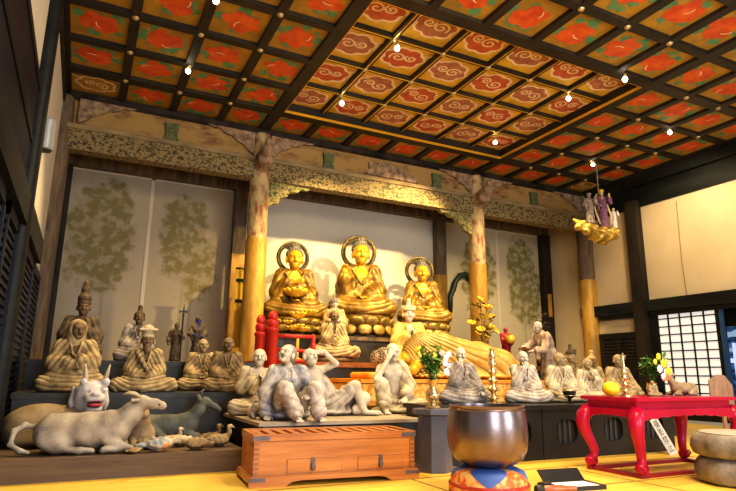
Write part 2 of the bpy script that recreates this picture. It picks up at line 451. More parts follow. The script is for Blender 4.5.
pL = pillar('temple_pillar', XL - .03, YF, .19, 0, M['old_post'], 'weathered round post at the far left corner of the altar recess')
pC = pillar('temple_pillar', XC, YF, .20, 3.45, M['old_post'], 'round pillar with gold lower half behind the lattice shutter on the right')
for t in (pA, pB): front_nose(t, .19, 5.02)
for x_, lab in ((2.885, 'square rear post with gold lower part left of the leftmost buddha'), (8.21, 'slim rear post with gold lower part right of the rightmost buddha')):
    t = thing('rear_post', lab, 'post', (x_, 12.36, 0))
    b = B(); box(b, -.14, .14, -.1, .1, 0, 4.99); obj('shaft', b, M['old_post'], t, bevel=.015)
    b = B(); box(b, -.147, .147, -.107, .1, .2, 3.5); tag(obj('gold_sleeve', b, M['gold_wrap'], t), 'golden lower sleeve')
t = thing('rear_post', 'dark rear post at the right corner of the recess with a short gold band', 'post', (11.85, 12.36, 0))
b = B(); box(b, -.14, .14, -.1, .1, 0, 4.99); obj('shaft', b, M['dark_wood'], t, bevel=.015)
b = B(); box(b, -.07, .07, -.107, -.09, 2.6, 3.25); tag(obj('gold_band', b, M['gold_wrap'], t), 'short gold band')
t = thing('corner_post', 'dark rear post behind the leftmost pillar', 'post', (-.62, 12.36, 0))
b = B(); box(b, -.1, .1, -.1, .1, 0, 4.99); obj('shaft', b, M['dark_wood'], t, bevel=.01)
# gold hanging cloth strip between rear post and pillar
t = thing('hanging_banner', 'narrow gold cloth banner hanging left of the big painted pillar', 'banner', (2.83, 11.6, 0))
b = B(); P_ = [(-.115 + .23 * i / 8, 1.55) for i in range(9)]
for k in range(2): pass
for i in range(8):
    xa, xb = -.115 + .23 * i / 8, -.115 + .23 * (i + 1) / 8
    box(b, xa, xb, -.012 + .014 * math.sin(i * 1.6), .0 + .014 * math.sin(i * 1.6), 1.45, 3.05)
M['banner_gold'] = mat('banner_gold', (.80, .52, .03), (.92, .66, .06), 5, .5, stretch=(4, 1, .5))
obj('cloth', b, M['banner_gold'], t); b = B(); tube(b, [(-.14, -.01, 3.06), (.14, -.01, 3.06)], .018, 8); obj('rod', b, M['black_wood'], t)
for z_ in (2.35, 2.78): b = B(); box(b, -.118, .118, -.03, .018, z_, z_ + .065); obj('dark_band', b, M['black_wood'], t)

# ---- front lintels, frieze and brackets
def lintel(name, x0, x1, rise):
    o = tag(obj(name, (lambda b: (box(b, x0, x1, YF - .13, YF + .13, 4.77, 5.15), b)[1])(B()), M['paint_beam'], bevel=.02), kind='structure')
    b = B(); box(b, x0, x1, YF - .16, YF + .16, 5.15, 5.235); obj('plate', b, M['pale_beam'], o, bevel=.01)
    b = B(); box(b, x0, x1, YF - .05, YF + .06, 5.235, 5.76); obj('frieze_board', b, M['paint_frieze'], o)
    b = B(); box(b, x0, x1, YF - .14, YF + .14, 5.74, 5.85); obj('top_plate', b, M['dark_wood'], o)
    n = 1 if x1 - x0 < 4.5 else 2
    for q in range(n):
        xm = x0 + (x1 - x0) * ((q + 1) / (n + 1) if n == 1 else (.27, .78)[q])
        b = B(); prism(b, [(xm - .14, 5.235), (xm + .14, 5.235), (xm + .10, 5.36), (xm + .13, 5.60), (xm - .13, 5.60), (xm - .10, 5.36)], YF - .12, YF - .04); obj('strut', b, M['green_paint'], o, bevel=.012)
    # carved cloud shapes flanking the pillars
    for xs, sg in ((x0 + .17, 1), (x1 - .17, -1)):
        b = B(); prism(b, [(xs, 5.24), (xs, 5.74)] + [(xs + sg * .95 * (1 - k / 24), 5.74 - .46 * (k / 24) ** 1.7 - .035 * abs(math.sin(4 * PI * k / 24))) for k in range(24)], YF - .12, YF - .05); obj('carved_wing', b, M['nose_paint'], o, bevel=.01)
    return o
l1 = lintel('beam_1', XL + .05, XA, 0); l2 = lintel('beam_2', XA, XB, 0); l3 = lintel('beam_3', XB, XC, 0)
b = B(); prism(b, [(5.2, 5.30), (5.35, 5.42), (5.32, 5.58), (5.75, 5.62), (6.2, 5.55), (6.5, 5.42), (6.65, 5.28)], YF - .10, YF - .05); obj('carved_cloud', b, M['nose_paint'], l2, bevel=.012)
M['brick_paint'] = mat('brick_paint', (.25, .20, .14), (.48, .42, .32), 10, .85)
def elbow(xs, sg):
    pts = [(0, 4.77), (.92, 4.77), (.86, 4.70), (.70, 4.70), (.62, 4.62), (.46, 4.62), (.40, 4.50), (.26, 4.46), (.22, 4.34), (.10, 4.30), (0, 4.24)]
    b = B(); prism(b, [(xs + sg * px, pz) for px, pz in pts], YF - .06, YF + .06); return obj('scroll_bracket', b, M['scroll_paint'], l2, bevel=.01)
elbow(XA + .18, 1); elbow(XB - .18, -1)
# rear lintel and rear walls
bm = B(); box(bm, XL - .1, XC + .3, YR - .18, YR + .05, 5.0, 5.75); struct('beam_4', bm, M['old_post'])
def mural(name, base, trees, trunks, tint=(.17, .16, .06)):
    m = bpy.data.materials.new(name); m.use_nodes = True; nt = m.node_tree; N = nt.nodes; L = nt.links; bs = N['Principled BSDF']; bs.inputs['Roughness'].default_value = .85
    tc = N.new('ShaderNodeTexCoord'); sp = N.new('ShaderNodeSeparateXYZ'); L.new(tc.outputs['Object'], sp.inputs[0])
    def noise(s, d=5):
        n = N.new('ShaderNodeTexNoise'); n.inputs['Scale'].default_value = s; n.inputs['Detail'].default_value = d; L.new(tc.outputs['Object'], n.inputs['Vector']); return n.outputs['Fac']
    def mth(op, a, b=None, c=None):
        n = N.new('ShaderNodeMath'); n.operation = op
        for i, v in enumerate((a, b, c)):
            if v is None: continue
            if isinstance(v, (int, float)): n.inputs[i].default_value = v
            else: L.new(v, n.inputs[i])
        return n.outputs[0]
    def sstep(v, e0, e1):
        n = N.new('ShaderNodeMapRange'); n.interpolation_type = 'SMOOTHSTEP'; L.new(v, n.inputs[0])
        n.inputs[1].default_value = e0; n.inputs[2].default_value = e1; n.inputs[3].default_value = 0; n.inputs[4].default_value = 1; return n.outputs[0]
    x, z = sp.outputs[0], sp.outputs[2]
    n1 = noise(3.2); n2 = noise(16, 4); n3 = noise(6.5, 3)
    mask = None
    for (cx, cz, rx, rz) in trees:
        dx = mth('DIVIDE', mth('SUBTRACT', x, cx), rx); dz = mth('DIVIDE', mth('SUBTRACT', z, cz), rz)
        d = mth('SQRT', mth('ADD', mth('MULTIPLY', dx, dx), mth('MULTIPLY', dz, dz)))
        d = mth('MULTIPLY_ADD', n1, 1.1, d); d = mth('MULTIPLY_ADD', n2, .35, d)
        k = sstep(d, 1.75, 1.50); mask = k if mask is None else mth('MAXIMUM', mask, k)
    mask = mth('MULTIPLY', mask, mth('MULTIPLY_ADD', n2, .9, mth('MULTIPLY_ADD', sstep(n3, .36, .62), .75, -.12)))
    mask = mth('MINIMUM', mask, .92)
    for (tx, lean, z0, z1, w) in trunks:
        d = mth('ABSOLUTE', mth('SUBTRACT', mth('SUBTRACT', x, tx), mth('MULTIPLY', mth('SUBTRACT', z, z0), lean)))
        k = mth('MULTIPLY', sstep(d, w, w * .4), sstep(z, z1 + .2, z1)); mask = mth('MAXIMUM', mask, mth('MULTIPLY', k, .35))
    bn = noise(.9, 2)
    ba = N.new('ShaderNodeMix'); ba.data_type = 'RGBA'; L.new(bn, ba.inputs[0]); ba.inputs[6].default_value = (*[c * .88 for c in base], 1); ba.inputs[7].default_value = (*[c * 1.1 for c in base], 1)
    gt = N.new('ShaderNodeMix'); gt.data_type = 'RGBA'; L.new(n1, gt.inputs[0]); gt.inputs[6].default_value = (*tint, 1); gt.inputs[7].default_value = (tint[0] * 1.5, tint[1] * 1.25, tint[2] * 1.3, 1)
    mx = N.new('ShaderNodeMix'); mx.data_type = 'RGBA'; L.new(mask, mx.inputs[0]); L.new(ba.outputs[2], mx.inputs[6]); L.new(gt.outputs[2], mx.inputs[7]); L.new(mx.outputs[2], bs.inputs['Base Color'])
    return m
M['mural_left'] = mural('mural_left', (.42, .36, .27), [(.10, 3.55, .72, 1.15), (.25, 4.15, .50, .75), (1.74, 3.8, .55, 1.05), (2.0, 3.2, .50, .85)], [(-.02, .02, 1, 2.7, .05), (.30, -.03, 1, 2.7, .04), (1.75, .02, 1, 2.7, .045), (2.0, -.03, 1, 2.6, .04)])
M['mural_right'] = mural('mural_right', (.50, .44, .30), [(11.05, 4.1, .58, .80), (11.2, 3.25, .68, 1.0), (9.55, 3.6, .60, 1.15)], [(11.1, .02, 1, 2.5, .05), (9.6, .0, 1, 2.5, .05)], tint=(.15, .15, .04))
bm = B(); box(bm, XL - .2, 2.9, YR, YR + .08, 0, 5.1); wl = struct('wall_rear_left', bm, M['mural_left'])
bm = B(); box(bm, .985, 1.055, YR - .012, YR + .01, 0, 5.0); box(bm, -.62, 2.7, YR - .012, YR + .01, 4.965, 5.0); M['pale_seam'] = mat('pale_seam', (.60, .54, .42)); obj('panel_seam', bm, M['pale_seam'], wl)
bm = B(); box(bm, 2.9, 8.3, YR, YR + .08, 0, 5.1); struct('wall_rear_centre', bm, M['plaster_rear'])
bm = B(); box(bm, 8.3, XC + .4, YR, YR + .08, 0, 5.1); wr = struct('wall_rear_right', bm, M['mural_right'])
bm = B(); box(bm, 10.17, 10.25, YR - .012, YR + .01, 0, 5.0); box(bm, 8.4, 11.9, YR - .012, YR + .01, 4.965, 5.0); obj('panel_seam', bm, M['pale_seam'], wr)
# arched cusped frame on the rear wall of the right bay
t = thing('arched_frame', 'dark green cusped arch frame on rear wall beside the slim gold post', 'arch', (8.93, 12.40, 0))
b = B(); pts = []
A_ = [(-.42, 2.55), (-.40, 2.95), (-.30, 3.15), (-.22, 3.38), (-.08, 3.55), (.12, 3.60), (.30, 3.50), (.40, 3.28), (.48, 3.10), (.52, 2.6), (.53, 1.6)]
tube(b, [(px, 0, pz) for px, pz in A_], .075, 8); obj('frame', b, M['green_dark'] if 'green_dark' in M else mat('green_dark', (.012, .03, .018), rough=.5), t, smooth=True)

# ---- right wall: plaster, posts, rails, shutters, shoji
XR = 12.0
bm = B(); box(bm, XR, XR + .1, -2.4, YR + .1, 2.0, 5.9); box(bm, XR, XR + .1, 9.4, YR + .1, 0, 2.0); wall_r = struct('wall_right', bm, M['plaster'])
bm = B(); box(bm, XR - .05, XR + .12, -2.4, YF - .1, 5.05, 5.86); box(bm, XR - .16, XR + .0, -2.4, YF - .1, 5.55, 5.86); struct('beam_5', bm, M['black_wood'])
bm = B(); box(bm, XR - .17, XR + .02, -2.4, 11.15, 2.46, 2.73, 0); box(bm, XR - .11, XR + .02, -2.4, 10.6, 2.36, 2.46, 0); struct('beam_6', bm, M['black_wood'])
bm = B(); box(bm, XR - .10, XR + .02, 9.5, 10.65, 1.88, 2.02); struct('beam_7', bm, M['black_wood'])
t = thing('wall_post', 'square dark timber post on the right wall beside the paper screen', 'post', (XR - .06, 9.32, 0))
b = B(); box(b, -.14, .1, -.16, .16, 0, 5.2); obj('shaft', b, M['dark_wood'], t, bevel=.02)
t = thing('hanging_wire', 'thin dark wire running down the upper right plaster wall', 'wire', (XR - .012, 8.2, 2.74))
b = B(); tube(b, [(0, 0, 0), (0, .03, .8), (0, 0, 2.2)], .012, 6); obj('strand', b, mat('wire_brown', (.26, .19, .10), rough=.8), t)
# slatted shutter between pillar and post
t = thing('slatted_shutter', 'dark slatted shutter between the gold pillar and the square post', 'shutter', (XR - .04, 10.05, 0))
b = B(); box(b, -.02, .02, -.52, .56, 0, 1.87); obj('backing', b, M['black_wood'], t)
b = B()
for k in range(22): box(b, -.05, -.02, -.52, .54, .1 + k * .08, .145 + k * .08)
for yy in (-.50, .02, .54): box(b, -.06, -.01, yy - .03, yy + .03, 0, 1.87)
obj('slats', b, M['dark_wood'], t)
# shoji
M['paper'] = mat('paper', (.80, .80, .78), (.86, .86, .84), 3, .9, emit=.48)  # emission stands in for daylight coming through the paper
d = B(); box(d, XR - .07, XR - .03, 7.55, 8.98, .06, .45); shoji = struct('window_1', d, M['black_wood'])
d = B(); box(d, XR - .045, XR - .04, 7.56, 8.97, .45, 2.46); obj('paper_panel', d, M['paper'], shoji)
d = B()
for k in range(6): yy = 7.56 + 1.41 * k / 5; box(d, XR - .07, XR - .03, yy - (.03 if k in (0, 5) else .014), yy + (.03 if k in (0, 5) else .014), .45, 2.46)
for k in range(12): zz = .45 + 2.0 * k / 11; box(d, XR - .066, XR - .034, 7.56, 8.97, zz - .012, zz + .012)
obj('lattice', d, M['black_wood'], shoji)
d = B(); box(d, XR - .08, XR - .02, 8.98, 9.2, 0, 2.46); obj('jamb', d, M['black_wood'], shoji)
# glazed opening farther right with blue garden behind; foliage and fence carry added glow
M['blue_frame'] = mat('blue_frame', (.02, .07, .18), None, rough=.4)
gl = bpy.data.materials.new('glass'); gl.use_nodes = True; gb = gl.node_tree.nodes['Principled BSDF']
gb.inputs['Base Color'].default_value = (.75, .88, 1, 1); gb.inputs['Transmission Weight'].default_value = 1; gb.inputs['Roughness'].default_value = .02; gb.inputs['IOR'].default_value = 1.1
M['glass'] = gl
d = B()
for yy in (7.46, 6.35, 5.2): box(d, XR - .07, XR - .01, yy - .05, yy + .05, 0, 2.46)
box(d, XR - .07, XR - .01, 5.2, 7.46, 2.38, 2.46); box(d, XR - .07, XR - .01, 5.2, 7.46, .0, .12); w2 = struct('window_2', d, M['blue_frame'])
d = B(); box(d, XR - .04, XR - .034, 5.2, 7.46, .12, 2.38); obj('pane', d, M['glass'], w2)
d = B(); box(d, XR, XR + .1, -2.4, 5.2, 0, 2.0); struct('wall_right_front', d, M['plaster'])
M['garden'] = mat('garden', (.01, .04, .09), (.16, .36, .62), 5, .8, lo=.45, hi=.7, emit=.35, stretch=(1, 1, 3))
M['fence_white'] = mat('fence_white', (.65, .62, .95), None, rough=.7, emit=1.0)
t = thing('garden_foliage', 'dark blue garden foliage seen through the glass on the far right', 'foliage', (14.2, 6.6, 0))
b = B()
for k in range(90):
    ell(b, (random.uniform(-.2, .4), random.uniform(-2.4, 2.9), random.uniform(1.5, 3.9)), (.25, .35, .16), 8, 6)
obj('leaves', b, M['garden'], t, smooth=True)
b = B(); box(b, .3, .42, -2.6, 2.8, -.1, 1.6); tag(obj('trunk_row', b, M['garden'], t), None)
t = thing('garden_fence', 'white slatted fence outside the glass on the far right', 'fence', (13.5, 6.6, 0))
b = B()
for k in range(26): box(b, -.02, .02, -2.4 + k * .19, -2.335 + k * .19, -.1, 1.75)
box(b, .02, .05, -2.4, 2.5, .3, .4); box(b, .02, .05, -2.4, 2.5, 1.3, 1.4); obj('pickets', b, M['fence_white'], t)
d = B(); box(d, 12.1, 15, 2, 11, -.2, -.1); struct('ground', d, mat('outside_ground', (.15, .15, .14)))

# ---- left wall: plaster above, lattice doors below, posts
bm = B(); box(bm, XL - .12, XL - .04, -2.4, YR + .1, 2.55, 5.9); struct('wall_left', bm, M['plaster_rear'])
bm = B(); box(bm, XL - .10, XL - .02, -2.4, YR, 0, .12); box(bm, XL - .08, XL + .06, -2.4, 9.3, 2.45, 2.78); struct('beam_8', bm, M['black_wood'])
M['blue_black'] = mat('blue_black', (.005, .007, .014), (.012, .016, .028), 4, .4, stretch=(1, 1, .2), spec=.25)
for q, (ya, yb) in enumerate(((5.87, 6.78), (7.02, 9.1), (9.12, 10.6), (3.9, 5.62))):
    t = thing('lattice_door', ['dark slatted sliding door on the left wall behind the ox tail', 'dark slatted sliding door on the left wall, second from the ox', 'dark slatted door on the left wall next to the corner post', 'dark slatted door on the left wall nearest the viewer'][q], 'door', (XL - .05, (ya + yb) / 2, 0))
    hw = (yb - ya) / 2
    b = B(); box(b, -.02, .01, -hw, hw, .12, 2.45); obj('backing', b, M['blue_black'], t)
    b = B()
    for k in range(26): box(b, .01, .035, -hw, hw, .2 + k * .085, .235 + k * .085)
    obj('slats', b, M['blue_black'], t)
    b = B()
    for yy in (-hw + .04, hw - .04): box(b, .0, .05, yy - .04, yy + .04, .12, 2.45)
    box(b, 0, .05, -hw, hw, 2.33, 2.45); box(b, 0, .05, -hw, hw, .12, .2); obj('frame', b, M['blue_black'], t)
for (yy, w, lab) in ((6.9, .10, 'dark round wall post on the left beside the grey spotlight'),):
    t = thing('wall_post', lab, 'post', (XL - .01, yy, 0)); b = B(); lathe(b, [(w, 0), (w, 5.59)], 20); obj('shaft', b, M['black_wood'], t, smooth=True, auto=40)
bm = B(); box(bm, XL - .10, XL - .01, -2, 10.7, 5.6, 5.85); struct('beam_9', bm, M['dark_wood'])
t = thing('transom_panel', 'dark timber transom panel above the lattice doors at the upper left edge', 'panel', (XL - .03, 4.9, 2.785))
b = B(); box(b, -.01, .02, -1.9, 1.84, 0, 1.25); obj('board', b, M['blue_black'], t)
b = B(); box(b, .0, .035, -1.9, 1.84, 1.16, 1.25); box(b, 0, .035, -1.9, 1.84, .55, .62); obj('cross_rail', b, M['black_wood'], t)
t = thing('wall_spotlight', 'grey cylinder spotlight fixed high on the left wall', 'spotlight', (XL + .07, 7.22, 3.62))
b = B(); lathe(b, [(.09, -.18), (.10, -.17), (.10, .18), (.09, .19)], 24); obj('housing', b, M['grey_metal'], t, smooth=True, auto=40)
b = B(); lathe(b, [(.085, -.187), (.085, -.181)], 24); tag(obj('lens', b, M['black_wood'], t), 'dark lens')
b = B(); tube(b, [(0, 0, .0), (-.14, 0, .05)], .025, 8); obj('bracket', b, M['grey_metal'], t)

# ================================================================== light
W = bpy.data.worlds.new('world'); SC.world = W; W.use_nodes = True
W.node_tree.nodes['Background'].inputs[0].default_value = (.72, .84, 1, 1); W.node_tree.nodes['Background'].inputs[1].default_value = .5
def area(name, loc, target, size, e, col, sy=None, spread=None):
    l = bpy.data.lights.new(name, 'AREA'); l.energy = e; l.color = col; l.size = size
    if sy: l.shape = 'RECTANGLE'; l.size_y = sy
    if spread: l.spread = spread
    o = bpy.data.objects.new(name, l); COL.objects.link(o); o.location = loc
    o.rotation_euler = (Vector(target) - Vector(loc)).to_track_quat('-Z', 'Y').to_euler(); return o
def spot(name, loc, target, e, col, ang, blend=.5, r=.06):
    l = bpy.data.lights.new(name, 'SPOT'); l.energy = e; l.color = col; l.spot_size = math.radians(ang); l.spot_blend = blend; l.shadow_soft_size = r
    o = bpy.data.objects.new(name, l); COL.objects.link(o); o.location = loc
    o.rotation_euler = (Vector(target) - Vector(loc)).to_track_quat('-Z', 'Y').to_euler(); return o
WARM = (1, .70, .30)
area('daylight_window', (1.6, -2.3, 2.0), (3.5, 8, 1.4), 2.2, 190, (.80, .88, 1), 2.6)
area('daylight_window', (6.4, -2.3, 2.0), (5.5, 8, 1.4), 2.6, 240, (.80, .88, 1), 2.6)
area('daylight_right', (11.6, 2.2, 2.6), (3, 6, .8), 3, 90, (.80, .88, 1), 2.2)
area('hall_lamp', (4.2, 2.2, 5.4), (4.6, 5.6, 0), 2.4, 420, (1, .80, .50), 2.4)
spot('altar_spot', (7.3, 8.6, 5.7), (5.4, 11.6, 2.3), 1900, WARM, 75, .6)
spot('altar_spot', (3.8, 8.5, 5.7), (4.6, 11.4, 2.2), 1100, WARM, 70, .6)
spot('altar_spot', (5.6, 6.9, 5.95), (5.6, 8.3, 1.2), 1100, (1, .74, .38), 75, .7)
spot('altar_spot', (1.1, 8.8, 5.7), (.9, 8.0, 1.2), 900, (1, .74, .36), 95, .7)
spot('altar_spot', (8.6, 8.2, 5.7), (9.0, 10.5, 1.8), 900, (1, .74, .38), 85, .7)
spot('altar_spot', (10.0, 6.9, 5.7), (12, 7.8, 3.6), 480, (1, .76, .42), 100, .8)
spot('altar_spot', (7.0, 6.5, 5.9), (5.0, 6.0, .9), 900, (1, .76, .42), 95, .7)
spot('altar_spot', (3.9, 6.9, 5.95), (2.4, 6.5, .7), 800, (1, .78, .46), 70, .7)
M['bulb'] = mat('bulb', (1, .88, .62), None, emit=14)
M['lamp_white'] = mat('lamp_white', (1, .95, .85), None, emit=5)
blb = [(1.108, 6.848, 0, 'glowing bulb at top edge of photo on the ceiling grid, upper left'), (1.082, 8.874, 0, 'glowing bulb on the ceiling grid above the left tree mural'),
       (3.854, 8.975, 1, 'glowing bulb at the left rear corner of the cloud-painted square'), (3.87, 6.909, 1, 'bright bulb in the left part of the cloud-painted square, nearer the viewer'),
       (7.524, 9.115, 1, 'glowing bulb near the right rear corner of the cloud-painted square'), (7.412, 6.905, 1, 'glowing bulb in the right part of the cloud-painted square'),
       (7.55, 5.815, 0, 'bright bulb at the front right corner of the cloud-painted square'), (10.088, 6.868, 0, 'glowing bulb on the right side of the ceiling, farthest right'),
       (10.138, 8.864, 0, 'glowing bulb on the ceiling grid just above the hanging sculpture')]
for x_, y_, up, lab in blb:
    t = thing('ceiling_bulb', lab, 'bulb', (x_, y_, 5.826 + (.12 if up else 0)))
    b = B(); lathe(b, [(.03, 0), (.03, -.05), (.022, -.06)], 12); obj('socket', b, M['boss_gold'], t, smooth=True, auto=40)
    b = B(); ell(b, (0, 0, -.095), (.042, .042, .045), 14, 10); obj('bulb', b, M['bulb'], t, smooth=True)
# ================================================================== statue materials
def wood(name, a, b_, crease_shade=(.07, .045, .02), amt=.85, sc=7, rough=.7, metal=0.0, lo=.35, hi=.68): return mat(name, a, b_, sc, rough, metal, .25, 40, crease_shade=crease_shade, crease_amt=amt, lo=lo, hi=hi)
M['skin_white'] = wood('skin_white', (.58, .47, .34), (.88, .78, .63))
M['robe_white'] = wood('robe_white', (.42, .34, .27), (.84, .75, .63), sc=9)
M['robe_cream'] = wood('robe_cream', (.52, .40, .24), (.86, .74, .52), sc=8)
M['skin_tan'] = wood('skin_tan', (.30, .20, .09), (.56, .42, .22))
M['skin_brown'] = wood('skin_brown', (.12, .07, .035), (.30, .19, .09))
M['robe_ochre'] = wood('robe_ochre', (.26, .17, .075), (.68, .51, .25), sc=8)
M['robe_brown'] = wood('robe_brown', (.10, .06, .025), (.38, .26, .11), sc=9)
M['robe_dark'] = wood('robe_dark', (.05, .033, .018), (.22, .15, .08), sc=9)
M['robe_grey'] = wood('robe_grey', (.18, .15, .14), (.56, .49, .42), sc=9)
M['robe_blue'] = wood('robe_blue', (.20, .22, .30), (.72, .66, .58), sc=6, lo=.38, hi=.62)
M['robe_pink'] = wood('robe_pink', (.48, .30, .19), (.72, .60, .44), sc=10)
M['gold_skin'] = wood('gold_skin', (.60, .33, .015), (.86, .54, .04), crease_shade=(.30, .15, .01), amt=.55, sc=4, rough=.36, metal=.35)
M['gold_robe'] = wood('gold_robe', (.09, .045, .008), (.46, .27, .03), crease_shade=(.06, .035, .008), amt=.85, sc=7, rough=.42, metal=.35)
M['gold_cloth'] = wood('gold_cloth', (.52, .32, .05), (.82, .60, .18), crease_shade=(.20, .10, .012), amt=.95, sc=5, rough=.5, metal=.0)
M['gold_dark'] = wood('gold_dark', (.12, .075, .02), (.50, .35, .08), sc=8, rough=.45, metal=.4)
M['gold_bright'] = wood('gold_bright', (.85, .55, .03), (1, .74, .10), crease_shade=(.3, .16, .01), amt=.6, rough=.3, metal=.35)
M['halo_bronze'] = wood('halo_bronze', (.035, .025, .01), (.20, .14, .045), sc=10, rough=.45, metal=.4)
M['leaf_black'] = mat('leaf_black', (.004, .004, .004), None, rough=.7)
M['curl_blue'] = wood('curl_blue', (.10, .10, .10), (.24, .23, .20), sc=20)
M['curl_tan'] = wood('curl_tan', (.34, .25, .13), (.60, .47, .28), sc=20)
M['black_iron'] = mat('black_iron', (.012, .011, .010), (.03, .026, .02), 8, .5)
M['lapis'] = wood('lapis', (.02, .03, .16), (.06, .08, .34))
M['paint_red'] = wood('paint_red', (.36, .02, .015), (.55, .05, .03), crease_shade=(.1, .01, .01), amt=.5, rough=.35)
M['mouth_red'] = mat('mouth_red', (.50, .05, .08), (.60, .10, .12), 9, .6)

# ================================================================== figure sculpting
def head(S, c, yaw=0, pitch=0, tilt=0, s=1.0, mouth=0.0, lobes=1.0, k=.02):
    """a carved head: skull, jaw, brow, nose, eye sockets, eyes, lips, ears; faces -y before turning"""
    R = rot(pitch, tilt, yaw); c = np.array(c, float)
    T = lambda *p: c + R @ (np.array(p) * s)
    V = lambda *r: np.array(r) * s
    S.ell(T(0, .015, .03), V(.098, .112, .102), R, k).ell(T(0, -.022, -.035), V(.077, .086, .094), R, .04 * s)
    S.ell(T(0, -.072, -.100), V(.034, .030, .026), R, .03 * s)
    for sx in (-1, 1):
        S.ell(T(.046 * sx, -.072, -.028), V(.030, .028, .028), R, .02 * s)
        S.ell(T(.037 * sx, -.112, .016), V(.027, .024, .015), R, .014 * s, 's')
        S.ell(T(.037 * sx, -.089, .012), V(.019, .014, .011), R, .004)
        S.ell(T(.102 * sx, .012, -.015), V(.015, .030, .048 * lobes), R, .012 * s)
    S.cap(T(-.055, -.086, .042), T(0, -.105, .034), .012 * s, .012 * s, .018 * s).cap(T(.055, -.086, .042), T(0, -.105, .034), .012 * s, .012 * s, .018 * s)
    S.cap(T(0, -.106, .030), T(0, -.128, -.026), .011 * s, .017 * s, .014 * s).ell(T(0, -.118, -.030), V(.026, .014, .012), R, .01 * s)
    if mouth > 0: S.ell(T(0, -.108, -.068), V(.030, .03, .010 + .020 * mouth), R, .008, 's')
    else:
        S.cap(T(-.024, -.094, -.064), T(.024, -.094, -.064), .009 * s, .009 * s, .012).cap(T(-.019, -.094, -.079), T(.019, -.094, -.079), .009 * s, .009 * s, .012)
    return T
def hand(S, w, d, n, s=1.0, curl=.5, side=1):
    """palm with four unequal bent fingers and a side thumb"""
    w = np.array(w, float); d = np.array(d, float); d /= np.linalg.norm(d); n = np.array(n, float); n -= d * (n @ d); n /= np.linalg.norm(n)
    e = np.cross(d, n) * side; R = np.stack([e, d, n], 1)
    S.ell(w + d * .045 * s, np.array((.042, .058, .022)) * s, R, .02)
    for off, ln in ((-.033, .050), (-.011, .062), (.012, .058), (.034, .044)):
        a = w + (d * .085 + e * off) * s
        m_ = a + (d * math.cos(curl * .6) + n * math.sin(curl * .6)) * ln * .6 * s; t_ = m_ + (d * math.cos(curl * 1.5) + n * math.sin(curl * 1.5)) * ln * .55 * s
        S.cap(a, m_, .0125 * s, .0115 * s, .008).cap(m_, t_, .0115 * s, .010 * s, .004)
    a = w + (d * .03 - e * .038) * s; m_ = a + (d * .035 - e * .030 + n * .012) * s
    S.cap(a, m_, .016 * s, .013 * s, .012).cap(m_, m_ + (d * .035 - e * .004 + n * .015) * s, .013 * s, .011 * s, .005)
SH = lambda sx: (.185 * sx, .01, .640)
def arm(S, sh, el, wr, d=None, n=None, curl=.5, side=1, r=(.058, .045, .030), hs=1.0, flip=1):
    S.chain([sh, el, wr], r, .025)
    if d is None: d = np.array(wr) - np.array(el)
    if n is None: n = (0, -1, 0)
    hand(S, wr, d, n, hs, curl, flip)
def sleeve(S, sh, el, wr, r=(.085, .088, .085), cut=.8, drop=.0):
    w = np.array(el) + (np.array(wr) - np.array(el)) * cut
    S.chain([sh, el, w], r, .05)
    if drop: S.cap(w, (w[0], w[1] + .01, max(w[2] - drop, .05)), r[2] * .9, r[2] * .7, .06)
def drape(c, freq, amp, wob=6.0, ph=0.0, axis=(1, 1, 1)):
    c = np.array(c, np.float32); ax = np.array(axis, np.float32)
    def f(P):
        q = (P - c) * ax; d = np.sqrt((q * q).sum(-1))
        w = .9 * np.sin(wob * P[:, 0] + ph) + .6 * np.sin(wob * 1.7 * P[:, 2] + 2 * ph)
        lap = freq * .5 * d + w
        tor = freq * .5 * (.75 * np.abs(P[:, 0] - .03) + .42 * P[:, 2] + .25 * P[:, 1]) + w
        k = np.clip((P[:, 2] - .24) / .12, 0, 1)
        g = lambda p: .62 - np.abs(np.sin(p)) ** .55
        return amp * 2.1 * (g(lap) * (1 - k) + g(tor) * k) + amp * .25 * np.sin(31 * P[:, 0] + 17 * P[:, 2] + ph)
    return f
ARMS = {   # elbow, wrist, finger direction, palm normal (x side = +1)
    'lap': ((.245, -.04, .37), (.07, -.24, .24), (-1, -.25, -.05), (0, -.2, 1)),
    'pray': ((.25, -.06, .40), (.035, -.21, .47), (-.12, -.25, 1), (-1, 0, 0)),
    'chest': ((.25, -.05, .40), (.06, -.20, .50), (-1, -.1, .3), (0, .6, .4)),
    'raise': ((.25, -.06, .40), (.24, -.24, .52), (.05, -.15, 1), (0, -1, 0)),
    'knee': ((.265, -.06, .38), (.27, -.26, .22), (.05, -1, -.4), (0, -.3, -1)),
    'chin': ((.19, -.22, .40), (.055, -.17, .66), (-.1, .15, 1), (-.3, 1, .1)),
    'mouth': ((.21, -.16, .42), (.03, -.19, .66), (-.3, .2, 1), (0, 1, .1)),
    'ground': ((.28, .04, .36), (.34, -.02, .08), (.1, -.5, -1), (0, 1, 0)),
    'eye': ((.34, -.14, .62), (.10, -.15, .80), (-1, .15, .35), (0, 1, 0)),
}
def mirror(v, sx): return tuple(np.array(v) * np.array([sx, 1, 1]))
